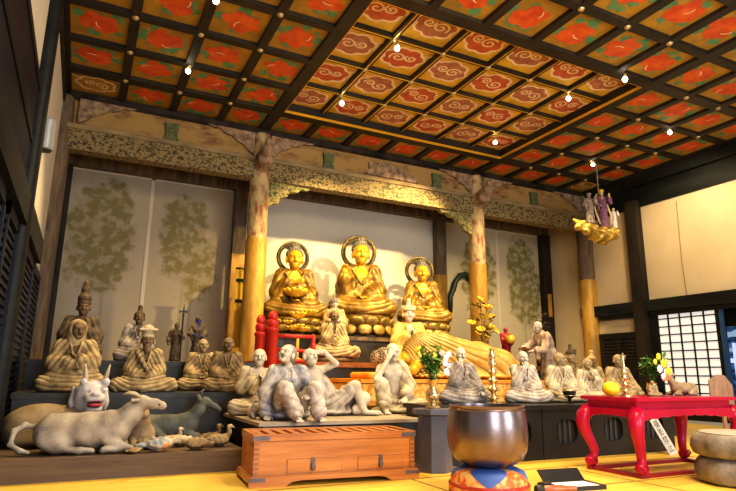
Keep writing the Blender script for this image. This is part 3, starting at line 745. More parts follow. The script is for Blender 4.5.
def seated(name, label, cat, loc, rz, H, skin, robe, left='lap', right='lap', yaw=0, pitch=0, tilt=0, hs=1.0, mouth=0, bare='v', group=None,
           lean=0.0, knees=.36, h=.0095, folds=.0065, seed=0, shirt=None, sash=False, hat=None, vw=1.0, hood=False, beard=False, hairm=None, topknot=False, sleeves=(1, 1), wide=1.0, sleeve_drop=.12, neck=.0):
    """cross-legged carved figure of unit height: one body mesh, one robe mesh"""
    rs = np.random.RandomState(seed + 5)
    t = thing(name, label, cat, loc, rz, group, H)
    A = []
    for sx, key in ((1, left), (-1, right)):
        e, w, d, n = ARMS[key] if isinstance(key, str) else key
        A.append((mirror(SH(1), sx), mirror(e, sx), mirror(w, sx), mirror(d, sx), mirror(n, sx), sx))
    S = Sculpt(); hc = np.array((0, -.02 - lean, .862 + neck))
    S.cap((0, .005, .64), hc + (0, .01, -.08), .062, .055, .03)
    S.ell((0, .0, .53), (.19, .115, .17), k=.04).ell((0, -.015, .33), (.165, .135, .17), k=.05).cap((-.15, .01, .632), (.15, .01, .632), .068, k=.04)
    for sx in (-1, 1): S.ell((.07 * sx, -.078, .545), (.07, .045, .055), k=.04)
    T = head(S, hc, yaw, pitch, tilt, hs, mouth)
    if beard: S.ell(T(0, -.085, -.14), (.05, .035, .08), k=.03)
    for sh, e, w, d, n, sx in A: arm(S, sh, e, w, d, n, .5, flip=sx)
    S.cap((.0, -.20, .07), (-.20, -.27, .075), .06, .05, .03)
    S.cap((-.18, -.275, .12), (.10, -.30, .135), .05, .035, .02); S.ell((.13, -.315, .145), (.07, .03, .032), k=.02)
    sculpt('body', S, h, skin, t, .004)
    Q = Sculpt()
    Q.ell((0, .005, .53), (.208 * wide, .137, .185), k=.05).ell((0, -.01, .31), (.20 * wide, .165, .22), k=.06).cap((-.165 * wide, .015, .632), (.165 * wide, .015, .632), .083, k=.05)
    if bare == 'chest':
        Q = Sculpt(); Q.ell((0, -.01, .20), (.19, .17, .12), k=.05)
        Q.chain([(-.20, .03, .66), (-.05, -.13, .50), (.12, -.155, .30), (.16, -.10, .18)], [.045, .04, .05, .06], .03)
        Q.chain([(-.20, .03, .66), (-.10, .13, .45), (.05, .15, .25)], [.045, .05, .06], .04)
    for i, (sh, e, w, d, n, sx) in enumerate(A):
        if bare == 'chest' and sx > 0 or not sleeves[i]: continue
        sleeve(Q, sh, e, w, drop=sleeve_drop)
    kx = knees
    for sx in (-1, 1): Q.chain([(.10 * sx, .0, .13), (kx * sx, -.20, .115), (.06 * sx, -.31, .085)], [.135, .105, .085], .07)
    Q.ell((0, -.10, .05), (kx + .09, .29, .075), k=.06)
    if bare != 'chest':
        for sx in (-1, 1): Q.ell((.19 * sx, -.10, .25), (.13, .14, .17), k=.09)
        Q.ell((0, -.13, .13), (.30, .22, .13), k=.08)
    if bare == 'v':
        Q.ell((0, -.20, .64), (.062 * vw, .15, .19), k=.015, mode='s')
    if sash: Q.chain([(-.16, -.06, .70), (-.08, -.165, .54), (.06, -.19, .33), (.10, -.26, .20)], [.04, .032, .036, .04], .02)
    Q.fold(drape((0, -.02, .74), 84 + rs.rand() * 14, folds, 6, rs.rand() * 6))
    if bare == 'v':
        for sx in (-1, 1): Q.chain([(.085 * sx, .02, .715), (.066 * sx * vw, -.112, .64), (.035 * sx * vw, -.148, .53), (.012 * sx, -.160, .44)], [.015, .014, .013, .012], .014)
    sculpt('robe', Q, h, robe, t, .0)
    if hat == 'flat':
        K = Sculpt(); K.ell(T(0, .01, .075), (.105, .112, .06), k=.02); K.cap(T(0, .01, .09), T(0, .01, .165), .085, .11, .02); K.box(T(0, .0, .185), (.155, .105, .022), rot(0, 0, 0), .02); K.half((0, 0, 1), T(0, 0, .035)[2])
        tag(sculpt('hat', K, h, M['robe_cream'], t), 'pale flat-topped hat')
    if hat == 'crown':
        K = Sculpt(); K.ell(T(0, .01, .07), (.105, .115, .075), k=.02)
        for q in range(7):
            a = -PI / 2 + (q - 3) * .42; K.cap(T(.1 * math.cos(a), .11 * math.sin(a), .07), T(.12 * math.cos(a), .13 * math.sin(a), .17 - .012 * abs(q - 3)), .022, .012, .02)
        K.cap(T(0, .01, .12), T(0, .01, .23), .055, .03, .03).ell(T(0, .01, .25), (.038, .038, .04), k=.02); K.half((0, 0, 1), T(0, 0, .045)[2])
        sculpt('crown', K, h, hairm or robe, t)
    if hat == 'bun':
        K = Sculpt(); K.ell(T(0, .01, .07), (.105, .118, .08), k=.02).cap(T(0, .01, .12), T(0, .01, .14), .10, .11, .02).chain([T(0, .02, .14), T(0, .03, .30), T(0, .03, .42)], [.07, .065, .045], .03); K.half((0, 0, 1), T(0, 0, .04)[2])
        sculpt('crown', K, h, hairm or robe, t)
    if topknot:
        K = Sculpt(); K.ell(T(0, .02, .05), (.105, .12, .09), k=.02).ell(T(0, .02, .16), (.05, .05, .04), k=.03).ell(T(0, .02, .22), (.048, .048, .045), k=.02); K.half((0, 0, 1), T(0, 0, .03)[2])
        sculpt('hair', K, h, hairm or robe, t)
    if hood:
        K = Sculpt(); K.ell(T(0, .035, .03), (.122, .115, .12), k=.03).cap(T(0, .05, -.03), T(0, .06, -.2), .12, .15, .05)
        K.ell(T(0, -.075, -.01), (.088, .10, .115), k=.02, mode='s'); K.fold(drape((0, 0, .9), 60, .004)); sculpt('hood', K, h, robe, t)
    return t

# ================================================================== Buddha and lotus
def petals(bm, n, r, z, pr, up=.5, ph=0.0):
    for i in range(n):
        a = 2 * PI * (i + ph) / n
        Mx = Matrix.Rotation(a, 3, 'Z') @ Matrix.Rotation(up, 3, 'Y')
        ell(bm, (r * math.cos(a), r * math.sin(a), z), pr, 10, 7, Mx)
def lotus_seat(t, R, zt, m=None, dark=None):
    """lotus throne below z = zt: cushion disc, two petal rows, stepped octagonal base"""
    b = B(); petals(b, 14, R * .84, zt * .68, (.05, .16, zt * .30), .5); petals(b, 14, R * .86, zt * .36, (.05, .16, zt * .28), -.3, .5); obj('lotus_petals', b, m or M['gold_dark'], t, smooth=True)
    b = B(); lathe(b, [(R * .62, .0), (R * .8, zt * .4), (R * .88, zt * .85), (R * .88, zt), (R * .2, zt + .005)], 40); obj('lotus_core', b, M['gold_robe'], t, smooth=True, auto=50)
    b = B(); lathe(b, [(R * .82, 0), (R * .82, .05), (R * .70, .07), (R * .64, .09)], 8); obj('pedestal', b, dark or M['robe_dark'], t, bevel=.01)
def curls(bm, c, r, n_rows=7, sz=.016, cut=-.2, R=None):
    for j in range(n_rows):
        ph = PI * .5 * (1 - j / n_rows) * 1.25; nn = max(1, int(2 * PI * math.sin(ph) * r[0] / (sz * 1.9)))
        for i in range(nn):
            a = 2 * PI * (i + .5 * (j % 2)) / nn
            p = Vector((r[0] * math.sin(ph) * math.cos(a), r[1] * math.sin(ph) * math.sin(a), r[2] * math.cos(ph)))
            if p.y < -r[1] * .55 and p.z < r[2] * .45: continue
            if R: p = R @ p
            ell(bm, Vector(c) + p, (sz, sz, sz), 6, 5)
def buddha(label, loc, rz, H, seat, left, right, extra, halo_r):
    t = thing('golden_buddha', label, 'buddha statue', loc, rz)
    zt = seat
    lotus_seat(t, .50 * H, zt)
    u = H
    g = seated('figure', '', '', (0, 0, zt - .01), 0, H, M['gold_skin'], M['gold_robe'], left, right, knees=.33, h=.0085, folds=.0055, bare='v', vw=2.0, seed=int(halo_r * 100), pitch=.08, hs=1.12)
    for ch in list(g.children):
        ch.parent = t; ch.location = (0, 0, zt - .01); ch.scale = (H,) * 3
    bpy.data.objects.remove(g)
    # bare golden chest wedge comes from the body; hair with ushnisha and snail curls
    hz = zt + .862 * H
    b = B(); ell(b, (0, .018 * H, hz + .065 * H), (.112 * H, .124 * H, .085 * H), 20, 12); ell(b, (0, .025 * H, hz + .155 * H), (.072 * H, .074 * H, .065 * H), 16, 10)
    curls(b, (0, .018 * H, hz + .065 * H), (.114 * H, .126 * H, .087 * H), 6, .017 * H); curls(b, (0, .025 * H, hz + .155 * H), (.074 * H, .076 * H, .067 * H), 4, .016 * H)
    bm_cut = [v for v in b.verts if v.co.z < hz + .022 * H and v.co.y < -.02 * H]
    o = obj('hair', b, M['curl_blue'], t, smooth=True)
    # halo ring standing behind the head
    b = B(); torus(b, (0, .20 * H, hz + .06 * H), halo_r, .024 * H, 48, 10); torus(b, (0, .20 * H, hz + .06 * H), halo_r * .86, .010 * H, 48, 8); obj('halo', b, M['halo_bronze'], t, smooth=True)
    b = B(); tube(b, [(0, .22 * H, zt + .1), (0, .22 * H, hz + .10 * H)], .03 * H, 8)
    obj('halo_pole', b, M['black_iron'], t)
    b = B(); P_ = [(-.26, .02), (-.16, .07), (-.05, .085), (.02, .13), (.12, .10), (.22, .075), (.27, .03), (.16, .045), (.08, .015), (0, .035), (-.10, .01), (-.18, .035)]
    prism(b, [(px * H * .62, hz + .15 * H + pz * H) for px, pz in P_], .17 * H, .19 * H); obj('canopy_leaf', b, M['leaf_black'], t, bevel=.006)
    if extra == 'bowl':
        b = B(); petals(b, 10, .10 * H, zt + .33 * H, (.025 * H, .05 * H, .09 * H), .9); ell(b, (0, 0, zt + .32 * H), (.10 * H, .10 * H, .05 * H))
        for v in b.verts: v.co += Vector((-.02, -.33 * H, 0))
        obj('lotus_bowl', b, M['gold_bright'], t, smooth=True)
    return t
# ================================================================== platforms of the altar
M['dais_wood'] = mat('dais_wood', (.10, .062, .035), (.17, .11, .06), 4, .55, stretch=(.25, 3, 3), bump=.1)
M['slab'] = mat('slab', (.36, .29, .19), (.50, .41, .28), 4, .5, stretch=(.25, 3, 3))
M['step_dark'] = mat('step_dark', (.016, .016, .013), (.04, .036, .028), 5, .45)
M['lacquer_black'] = mat('lacquer_black', (.006, .007, .010), (.012, .013, .016), 3, .38, coat=.1)
M['slate_bar'] = mat('slate_bar', (.03, .033, .042), (.05, .055, .07), 5, .5)
M['stone_grey'] = mat('stone_grey', (.17, .16, .17), (.24, .23, .25), 8, .6)
def platform(name, label, x0, x1, y0, y1, z0, z1, m_body, m_top, th=.05, over=.03, wing=0):
    t = thing(name, label, 'platform', ((x0 + x1) / 2, (y0 + y1) / 2, z0))
    hx, hy = (x1 - x0) / 2, (y1 - y0) / 2
    b = B(); box(b, -hx + over, hx - over, -hy + over, hy - over, 0, z1 - z0 - th)
    if wing: box(b, hx - over, hx - over + wing, -hy + .62, hy - over, 0, z1 - z0 - th)
    obj('body', b, m_body, t)
    b = B(); box(b, -hx, hx, -hy, hy, z1 - z0 - th, z1 - z0)
    if wing: box(b, hx, hx + wing, -hy + .60, hy, z1 - z0 - th, z1 - z0)
    obj('top_board', b, m_top, t, bevel=.008); return t
platform('low_dais', 'low brown wooden dais on the tatami at the left, carrying the animals', -.62, 1.60, 6.0, 7.38, 0, .2, M['dais_wood'], M['dais_wood'], .05, .006)
platform('altar_step', 'black step behind the ox, carrying the hatted figure', -.62, 2.3, 7.4, 8.56, 0, .715, M['step_dark'], M['step_dark'], .06, .015)
platform('altar_step', 'black upper step under the left tree mural, carrying the figure with the staff', -.62, 2.46, 8.58, 9.6, 0, 1.10, M['step_dark'], M['step_dark'], .06, .015)
platform('front_platform', 'dark platform with pale wooden top board behind the chest', 1.66, 3.60, 5.76, 7.35, 0, .47, M['step_dark'], M['slab'], .035, .05, wing=.5)
M['mid_cloth'] = mat('mid_cloth', (.20, .06, .02), (.34, .12, .03), 5, .6)
platform('middle_altar', 'dark red middle altar carrying the brown seated figures', 2.66, 9.6, 9.42, 10.55, 0, 1.16, M['step_dark'], M['mid_cloth'], .09, .02)
platform('rear_altar', 'dark rear altar bench under the three golden buddhas', 3.12, 8.05, 10.58, 12.2, 0, 1.70, M['step_dark'], M['robe_dark'], .08, .02)
platform('bed_base', 'low gilt plinth under the mattress of the reclining buddha', 3.62, 7.3, 7.55, 9.2, 0, .52, M['robe_brown'], M['gold_robe'], .06, .02)
platform('side_altar', 'dark side altar behind the black cabinets at right', 7.4, 9.3, 6.7, 9.2, 0, .62, M['step_dark'], M['step_dark'], .05, .02)

# black cabinets with cloud-shaped openings
xs = [3.64, 4.30, 4.98, 5.76, 6.55, 7.3]
for i, (xa, xb) in enumerate(zip(xs, xs[1:])):
    lab = ['black altar cabinet partly behind the grey pedestal, leftmost of the row', 'black altar cabinet directly behind the bronze bell', 'black altar cabinet with oval opening just right of the bronze bell',
           'black altar cabinet with oval opening seen past the left leg of the red table', 'black altar cabinet behind the red table, rightmost of the row'][i]
    t = thing('altar_cabinet', lab, 'cabinet', ((xa + xb) / 2, 5.9, 0)); w = (xb - xa) / 2 - .004
    b = B(); box(b, -w, w, -.46, .38, 0, .56); obj('carcass', b, M['black_iron'], t)
    # front panel with a cut opening: frame polygon round an oval with flat sides
    n = 24; inn = [(.17 * (abs(math.cos(a)) ** .6) * (1 if math.cos(a) >= 0 else -1), .31 + .14 * (abs(math.sin(a)) ** .75) * (1 if math.sin(a) >= 0 else -1)) for a in [2 * PI * (k + .5) / n for k in range(n)]]
    def edge(px, pz):
        dx, dz = px, pz - .29; s_ = min((w) / abs(dx) if abs(dx) > 1e-6 else 9e9, (.27 if dz > 0 else .29) / abs(dz) if abs(dz) > 1e-6 else 9e9); return (dx * s_, .29 + dz * s_)
    b = B(); f0 = [b.verts.new((px, -.505, pz)) for px, pz in inn]; f1 = [b.verts.new((px, -.462, pz)) for px, pz in inn]
    o0 = [b.verts.new((edge(*p)[0], -.505, edge(*p)[1])) for p in inn]
    for k in range(n):
        q = (k + 1) % n; b.faces.new((f0[k], f0[q], o0[q], o0[k])); b.faces.new((f0[k], f1[k], f1[q], f0[q]))
    obj('front_panel', b, M['lacquer_black'], t)
    b = B(); box(b, -w, w, -.508, -.46, 0, .03); box(b, -w - .003, -w + .014, -.512, -.46, 0, .56); obj('rail', b, M['lacquer_black'], t)
    b = B()
    for k in range(3): box(b, -.11 + k * .085, -.075 + k * .085, -.472, -.4615, .16, .48)
    obj('inner_bars', b, M['slate_bar'], t)
t = thing('cabinet_top', 'long black worktop board running over the black cabinets', 'board', (5.47, 5.9, .562)); b = B(); box(b, -1.86, 1.86, -.53, .40, 0, .055); obj('board', b, M['lacquer_black'], t, bevel=.01)

# ================================================================== wooden chest in front
M['cedar'] = mat('cedar', (.36, .115, .022), (.60, .24, .055), 2.6, .42, stretch=(.35, 2, 6), bump=.06, coat=.25)
M['cedar_dark'] = mat('cedar_dark', (.24, .09, .035), (.36, .15, .06), 5, .45)
M['iron_plate'] = mat('iron_plate', (.10, .09, .11), (.17, .14, .15), 9, .5, metal=.4)
t = thing('offering_chest', 'long orange-brown cedar chest with dark metal corners on the tatami', 'chest', (1.43, 5.08, 0), math.atan2(-.136, 1.55))
Lc, Dc, Hc = 1.53, .60, .43
b = B(); box(b, .0, Lc, .0, Dc, .085, Hc - .055); obj('case', b, M['cedar'], t, bevel=.006)
b = B(); box(b, -.008, Lc + .008, -.008, .03, Hc - .055, Hc); box(b, -.008, Lc + .008, Dc - .03, Dc + .008, Hc - .055, Hc); box(b, -.008, .03, .03, Dc - .03, Hc - .055, Hc); box(b, Lc - .03, Lc + .008, .03, Dc - .03, Hc - .055, Hc); obj('rim', b, M['cedar'], t, bevel=.004)
b = B()
for k in range(13): box(b, .06 + k * .112, .12 + k * .112, .03, Dc - .03, Hc - .045, Hc - .012)
obj('slats', b, M['cedar'], t)
b = B(); box(b, 0, Lc, .0, Dc, Hc - .06, Hc - .056); obj('shadow_gap', b, M['cedar_dark'], t)
b = B()
for z0, z1 in ((.0, .085),):
    P_ = [(-.035, 0), (.28, 0), (.34, .035), (.42, .045), (1.14, .045), (1.22, .035), (1.28, 0), (Lc + .035, 0), (Lc + .035, .07), (Lc + .02, .088), (-.02, .088), (-.035, .07)]
    prism(b, P_, -.035, .0); prism(b, P_, Dc, Dc + .035)
box(b, -.035, 0, 0, Dc, .03, .088); box(b, Lc, Lc + .035, 0, Dc, .03, .088); box(b, 0, Lc, 0, Dc, .05, .085)
obj('plinth', b, M['cedar'], t)
for k, (xa, xb) in enumerate(((.30, .80), (.96, 1.40))):
    b = B(); box(b, xa, xb, -.006, .004, .105, .215); d_ = obj('drawer', b, M['cedar'], t, bevel=.003)
    b = B(); box(b, xa - .006, xb + .006, -.0015, .002, .099, .221); obj('drawer_gap', b, M['cedar_dark'], d_)
    xm = (xa + xb) / 2 - (.02 if k == 0 else 0)
    b = B(); box(b, xm - .018, xm + .018, -.014, -.006, .125, .225); ell(b, (xm, -.022, .15), (.022, .012, .035), 10, 8); tag(obj('handle', b, M['iron_plate'], d_, bevel=.002), 'dark iron pull')
for xx in (-.002, Lc - .05):
    b = B(); box(b, xx, xx + .004, -.003, .01, .095, .36)
    for k in range(7): box(b, xx, xx + .052, -.003, .01, .10 + k * .04, .12 + k * .04)
    obj('corner_joint', b, M['cedar_dark'], t)
for xx in (-.011, Lc - .135):
    b = B(); box(b, xx, xx + .146, -.0115, .012, Hc - .05, Hc - .012); obj('corner_plate', b, M['iron_plate'], t)
    b = B(); box(b, xx - .03 if xx < 0 else xx + .03, xx + .116 if xx < 0 else xx + .176, -.039, -.03, .05, .08); obj('corner_plate', b, M['iron_plate'], t)

# grey tapering pedestal with gilt vase and flowers
t = thing('pedestal_stand', 'grey-black tapering pedestal between the chest and the bronze bell', 'pedestal', (3.36, 5.24, 0), .1)
M['slate'] = mat('slate', (.085, .09, .13), (.12, .125, .17), 3, .45)
b = B(); lathe(b, [(.195, 0), (.195, .03), (.155, .545)], 8); obj('shaft', b, M['slate'], t); b = B(); lathe(b, [(.165, .545), (.215, .56), (.215, .61)], 8); obj('top_plate', b, M['slate'], t, bevel=.005)
M['gilt'] = mat('gilt', (.62, .44, .20), (.85, .68, .42), 8, .25, metal=.85)
M['leaf'] = mat('leaf', (.03, .13, .02), (.16, .36, .05), 6, .6)
M['stem'] = mat('stem', (.07, .16, .03), None, rough=.6)
M['bloom_white'] = mat('bloom_white', (.75, .70, .78), (.88, .86, .88), 8, .7)
M['bloom_pink'] = mat('bloom_pink', (.78, .40, .45), (.88, .62, .62), 8, .7)
M['bloom_yellow'] = mat('bloom_yellow', (.80, .56, .02), (.92, .74, .08), 8, .7)
M['bloom_red'] = mat('bloom_red', (.62, .10, .03), (.78, .25, .06), 8, .7)
def vase(name, label, loc, H, prof, m='gilt'):
    t = thing(name, label, 'vase', loc); b = B(); lathe(b, [(r * H, z * H) for r, z in prof], 24); obj('body', b, M[m], t, smooth=True, auto=50)
    b = B(); lathe(b, [(prof[-2][0] * H * .98, prof[-2][1] * H - .004), (prof[-2][0] * H * .98, prof[-2][1] * H)], 20); obj('water_line', b, M['stem'], t); return t
VP = [(.26, 0), (.27, .05), (.12, .12), (.10, .20), (.22, .32), (.27, .45), (.24, .56), (.13, .68), (.12, .78), (.22, .95), (.25, 1.0), (.20, 1.0), (.12, .85)]
vase('flower_vase', 'gilt bronze vase holding flowers on the grey pedestal', (3.36, 5.24, .612), .29, VP)
def leafblade(b, p, q, w, sag=.02):
    p, q = Vector(p), Vector(q); d = (q - p); s_ = d.cross(Vector((0, 0, 1))); s_ = s_.normalized() if s_.length > 1e-4 else Vector((1, 0, 0)); s_ = (s_ + Vector((random.uniform(-.5, .5), random.uniform(-.5, .5), random.uniform(-.3, .3)))).normalized()
    L_ = [p, p + d * .35 + s_ * w, q - Vector((0, 0, sag)), p + d * .35 - s_ * w]; b.faces.new([b.verts.new(x) for x in L_])
def bouquet(label, loc, h_, spread, blooms, nleaf, seed, group=None):
    random.seed(seed); t = thing('flower_bouquet', label, 'flowers', loc)
    st = B(); lf = B(); heads = []
    for i in range(14):
        a = random.random() * 6.28; r_ = spread * random.uniform(.15, 1); tip = Vector((r_ * math.cos(a), r_ * math.sin(a) * .7, h_ * random.uniform(.5, 1)))
        tube(st, [(0, 0, -.06), tip * .5 + Vector((0, 0, .03)), tip], .005, 5); heads.append(tip)
        for k in range(nleaf):
            u_ = random.uniform(.25, 1); p = tip * u_; dr = Vector((random.uniform(-1, 1), random.uniform(-1, 1), random.uniform(-.2, 1))).normalized(); leafblade(lf, p, p + dr * random.uniform(.07, .15), random.uniform(.018, .036))
    obj('stems', st, M['stem'], t); obj('leaves', lf, M['leaf'], t)
    for (x, z, y, m_, s_) in blooms:
        b = B(); n = 7
        for k in range(n):
            a = 2 * PI * k / n; Mx = Matrix.Rotation(a, 3, 'Y') @ Matrix.Rotation(.5, 3, 'Z'); ell(b, (x + s_ * .6 * math.cos(a), y, z + s_ * .6 * math.sin(a)), (s_ * .55, s_ * .25, s_ * .4), 8, 5, Matrix.Rotation(-a, 3, 'Y'))
        ell(b, (x, y - s_ * .2, z), (s_ * .4, s_ * .3, s_ * .4), 8, 6); obj('bloom', b, M[m_], t, smooth=True)
    return t
bouquet('green leafy bouquet with white and pink blooms in the vase on the grey pedestal', (3.36, 5.24, .89), .38, .21,
        [(.13, .24, -.06, 'bloom_white', .034), (.15, .17, -.07, 'bloom_white', .036), (.12, .10, -.08, 'bloom_white', .036), (.16, .08, -.05, 'bloom_pink', .028), (.09, .29, -.05, 'bloom_pink', .028), (.17, .28, -.06, 'bloom_white', .032), (.06, .18, -.15, 'bloom_white', .03), (-.06, .26, -.15, 'bloom_yellow', .02)], 9, 4)

# ================================================================== bronze bell bowl on its cushion
M['bronze'] = mat('bronze', (.19, .14, .135), (.27, .20, .185), 5, .27, metal=.85, bump=.04, bscale=30)
t = thing('bell_bowl', 'big dark bronze bowl-shaped bell on an orange brocade cushion', 'bell', (3.17, 4.1, .215))
b = B(); lathe(b, [(.05, .0), (.20, .012), (.285, .06), (.325, .14), (.338, .24), (.332, .36), (.318, .45), (.314, .478), (.322, .49), (.30, .492), (.298, .45), (.315, .25), (.27, .08), (.05, .03)], 56); obj('bowl', b, M['bronze'], t, smooth=True, auto=60)
b = B(); torus(b, (0, 0, .458), .317, .007, 56, 8, 'z'); obj('rim_band', b, M['bronze'], t, smooth=True)
# cushion with blue / orange triangular brocade
def cushion_mat():
    m = bpy.data.materials.new('brocade'); m.use_nodes = True; nt = m.node_tree; N = nt.nodes; L = nt.links; bs = N['Principled BSDF']; bs.inputs['Roughness'].default_value = .55
    tc = N.new('ShaderNodeTexCoord'); sp = N.new('ShaderNodeSeparateXYZ'); L.new(tc.outputs['Object'], sp.inputs[0])
    at = N.new('ShaderNodeMath'); at.operation = 'ARCTAN2'; L.new(sp.outputs[1], at.inputs[0]); L.new(sp.outputs[0], at.inputs[1])
    k = N.new('ShaderNodeMath'); k.operation = 'MULTIPLY_ADD'; L.new(at.outputs[0], k.inputs[0]); k.inputs[1].default_value = 8 / (2 * PI); k.inputs[2].default_value = .838
    pp = N.new('ShaderNodeMath'); pp.operation = 'PINGPONG'; L.new(k.outputs[0], pp.inputs[0]); pp.inputs[1].default_value = 1
    zz = N.new('ShaderNodeMapRange'); L.new(sp.outputs[2], zz.inputs[0]); zz.inputs[1].default_value = .08; zz.inputs[2].default_value = .24
    gt = N.new('ShaderNodeMath'); gt.operation = 'LESS_THAN'; L.new(pp.outputs[0], gt.inputs[0]); L.new(zz.outputs[0], gt.inputs[1])
    n = N.new('ShaderNodeTexNoise'); n.inputs['Scale'].default_value = 16; L.new(tc.outputs['Object'], n.inputs['Vector'])
    r = N.new('ShaderNodeValToRGB'); r.color_ramp.elements[0].position = .45; r.color_ramp.elements[0].color = (.72, .13, .012, 1); r.color_ramp.elements[1].position = .62; r.color_ramp.elements[1].color = (.85, .50, .16, 1); L.new(n.outputs['Fac'], r.inputs[0])
    mx = N.new('ShaderNodeMix'); mx.data_type = 'RGBA'; L.new(gt.outputs[0], mx.inputs[0]); L.new(r.outputs[0], mx.inputs[6]); mx.inputs[7].default_value = (.07, .14, .42, 1); L.new(mx.outputs[2], bs.inputs['Base Color']); return m
t = thing('bell_cushion', 'round orange and blue brocade cushion under the bronze bell', 'cushion', (3.17, 4.1, 0))
b = B(); lathe(b, [(.29, .0), (.325, .02), (.335, .05), (.325, .075), (.318, .085), (.315, .13), (.295, .18), (.24, .205), (.10, .212)], 48); obj('pad', b, cushion_mat(), t, smooth=True)
b = B(); torus(b, (0, 0, .078), .322, .014, 48, 8, 'z'); torus(b, (0, 0, .022), .322, .013, 48, 8, 'z'); obj('red_piping', b, M['paint_red'], t, smooth=True)

# striker and document tray in front
M['striker_red'] = mat('striker_red', (.34, .07, .02), (.52, .15, .04), 6, .35, coat=.4)
t = thing('bell_striker', 'short reddish-brown bell striker lying on the tatami beside the cushion', 'striker', (3.68, 3.86, .037), -.25)
b = B(); lathe(b, [(.026, 0), (.03, .02), (.03, .17), (.022, .20), (.018, .30)], 16)
for v in b.verts: v.co = Vector((v.co.z - .12, v.co.y, v.co.x))
obj('handle', b, M['striker_red'], t, smooth=True, auto=50)
b = B(); lathe(b, [(.030, -.07), (.036, -.06), (.036, -.005), (.030, 0)], 16)
for v in b.verts: v.co = Vector((v.co.z - .12, v.co.y, v.co.x))
tag(obj('striker_head', b, M['black_iron'], t, smooth=True, auto=50), 'dark leather head')
t = thing('striker_box', 'small dark knob-like wooden block beside the striker on the tatami', 'block', (3.70, 4.02, 0), .3); b = B(); box(b, -.05, .05, -.04, .04, 0, .06); obj('block', b, M['black_iron'], t, bevel=.015)
t = thing('document_tray', 'black lacquer tray with raised lid lying on the tatami right of the bell', 'tray', (4.02, 3.98, 0), -.12)
b = B(); box(b, -.22, .22, -.13, .15, .0, .015); box(b, -.22, .22, -.13, -.118, .015, .035); box(b, -.22, -.208, -.13, .15, .015, .035); box(b, .208, .22, -.13, .15, .015, .035); obj('base', b, M['lacquer_black'], t, bevel=.003)
b = B(); box(b, -.20, .20, -.11, .14, .0155, .026); obj('paper', b, M['bloom_white'], t)
b = B(); Mx = Matrix.Translation((0, .15, .02)) @ Matrix.Rotation(.75, 4, 'X'); box(b, -.22, .22, -.02, .14, 0, .012, M=Mx); obj('lid', b, M['lacquer_black'], t)

# ================================================================== red lacquer table
M['lacquer_red'] = mat('lacquer_red', (.40, .004, .03), (.48, .008, .05), 2, .3, coat=.12, spec=.3)
M['lacquer_red_dark'] = mat('lacquer_red_dark', (.26, .012, .02), (.34, .02, .03), 3, .35)
tx0, tx1, ty0, ty1, tz = 4.98, 6.50, 4.06, 4.72, .752
t = thing('red_table', 'red lacquer altar table with curled legs on the tatami', 'table', ((tx0 + tx1) / 2, (ty0 + ty1) / 2, 0))
hx, hy = (tx1 - tx0) / 2, (ty1 - ty0) / 2
b = B(); box(b, -hx - .03, hx + .03, -hy - .03, hy + .03, tz - .035, tz); obj('top', b, M['lacquer_red'], t, bevel=.008)
b = B(); box(b, -hx + .02, hx - .02, -hy + .02, hy - .02, tz - .12, tz - .035); obj('waist', b, M['lacquer_red'], t)
def apron_poly(L):
    pts = [(-L, 0), (L, 0), (L, -.10)]
    n = 9
    for k in range(n * 6 + 1):
        u_ = 1 - k / (n * 6); x = -L + 2 * L * u_; e = abs(2 * u_ - 1); pts.append((x, -.055 - .045 * e ** 2 - .014 * abs(math.sin(PI * n * u_))))
    return pts
b = B(); prism(b, [(px, tz - .115 + pz) for px, pz in apron_poly(hx + .02)], -hy - .025, -hy + .005); prism(b, [(px, tz - .115 + pz) for px, pz in apron_poly(hx + .02)], hy - .005, hy + .025)
for sg in (-1, 1):
    prism(b, [(px, tz - .115 + pz) for px, pz in apron_poly(hy + .02)], -.015, .015, f=lambda x, y, z, sg=sg: (sg * (hx + .01) + y, x, z))
obj('apron', b, M['lacquer_red'], t)
for sx in (-1, 1):
    for sy in (-1, 1):
        b = B(); q = .7071
        pr_ = [(.0, tz - .13, .062), (.055, tz - .20, .066), (.07, tz - .28, .060), (.045, tz - .38, .050), (.005, tz - .48, .042), (-.02, tz - .56, .038), (-.01, tz - .62, .036), (.02, tz - .655, .042)]
        pts = [(sx * (hx - .03 + o_ * q * 1.5), sy * (hy - .03 + o_ * q * .8), z) for o_, z, r_ in pr_]
        tube(b, pts, [r_ * 1.2 for *_, r_ in pr_], 12)
        cx_, cy_ = pts[-1][0], pts[-1][1]
        ell(b, (cx_, cy_, .083), (.062, .058, .058), 14, 10)
        sc_ = [(cx_ - sx * .0 + sx * .05 * (1 - k / 22) * math.cos(k * .5), cy_ - .055, .083 + .05 * (1 - k / 22) * math.sin(k * .5)) for k in range(18)]
        tube(b, sc_, .009, 6)
        obj('leg', b, M['lacquer_red'], t, smooth=True)
b = B()
for sy in (-1, 1): box(b, -hx - .03, hx + .03, sy * (hy - .03) - .035, sy * (hy - .03) + .035, 0, .032)
for sx in (-1, 1): box(b, sx * (hx - .02) - .035, sx * (hx - .02) + .035, -hy, hy, 0, .031)
obj('floor_frame', b, M['lacquer_red_dark'], t)

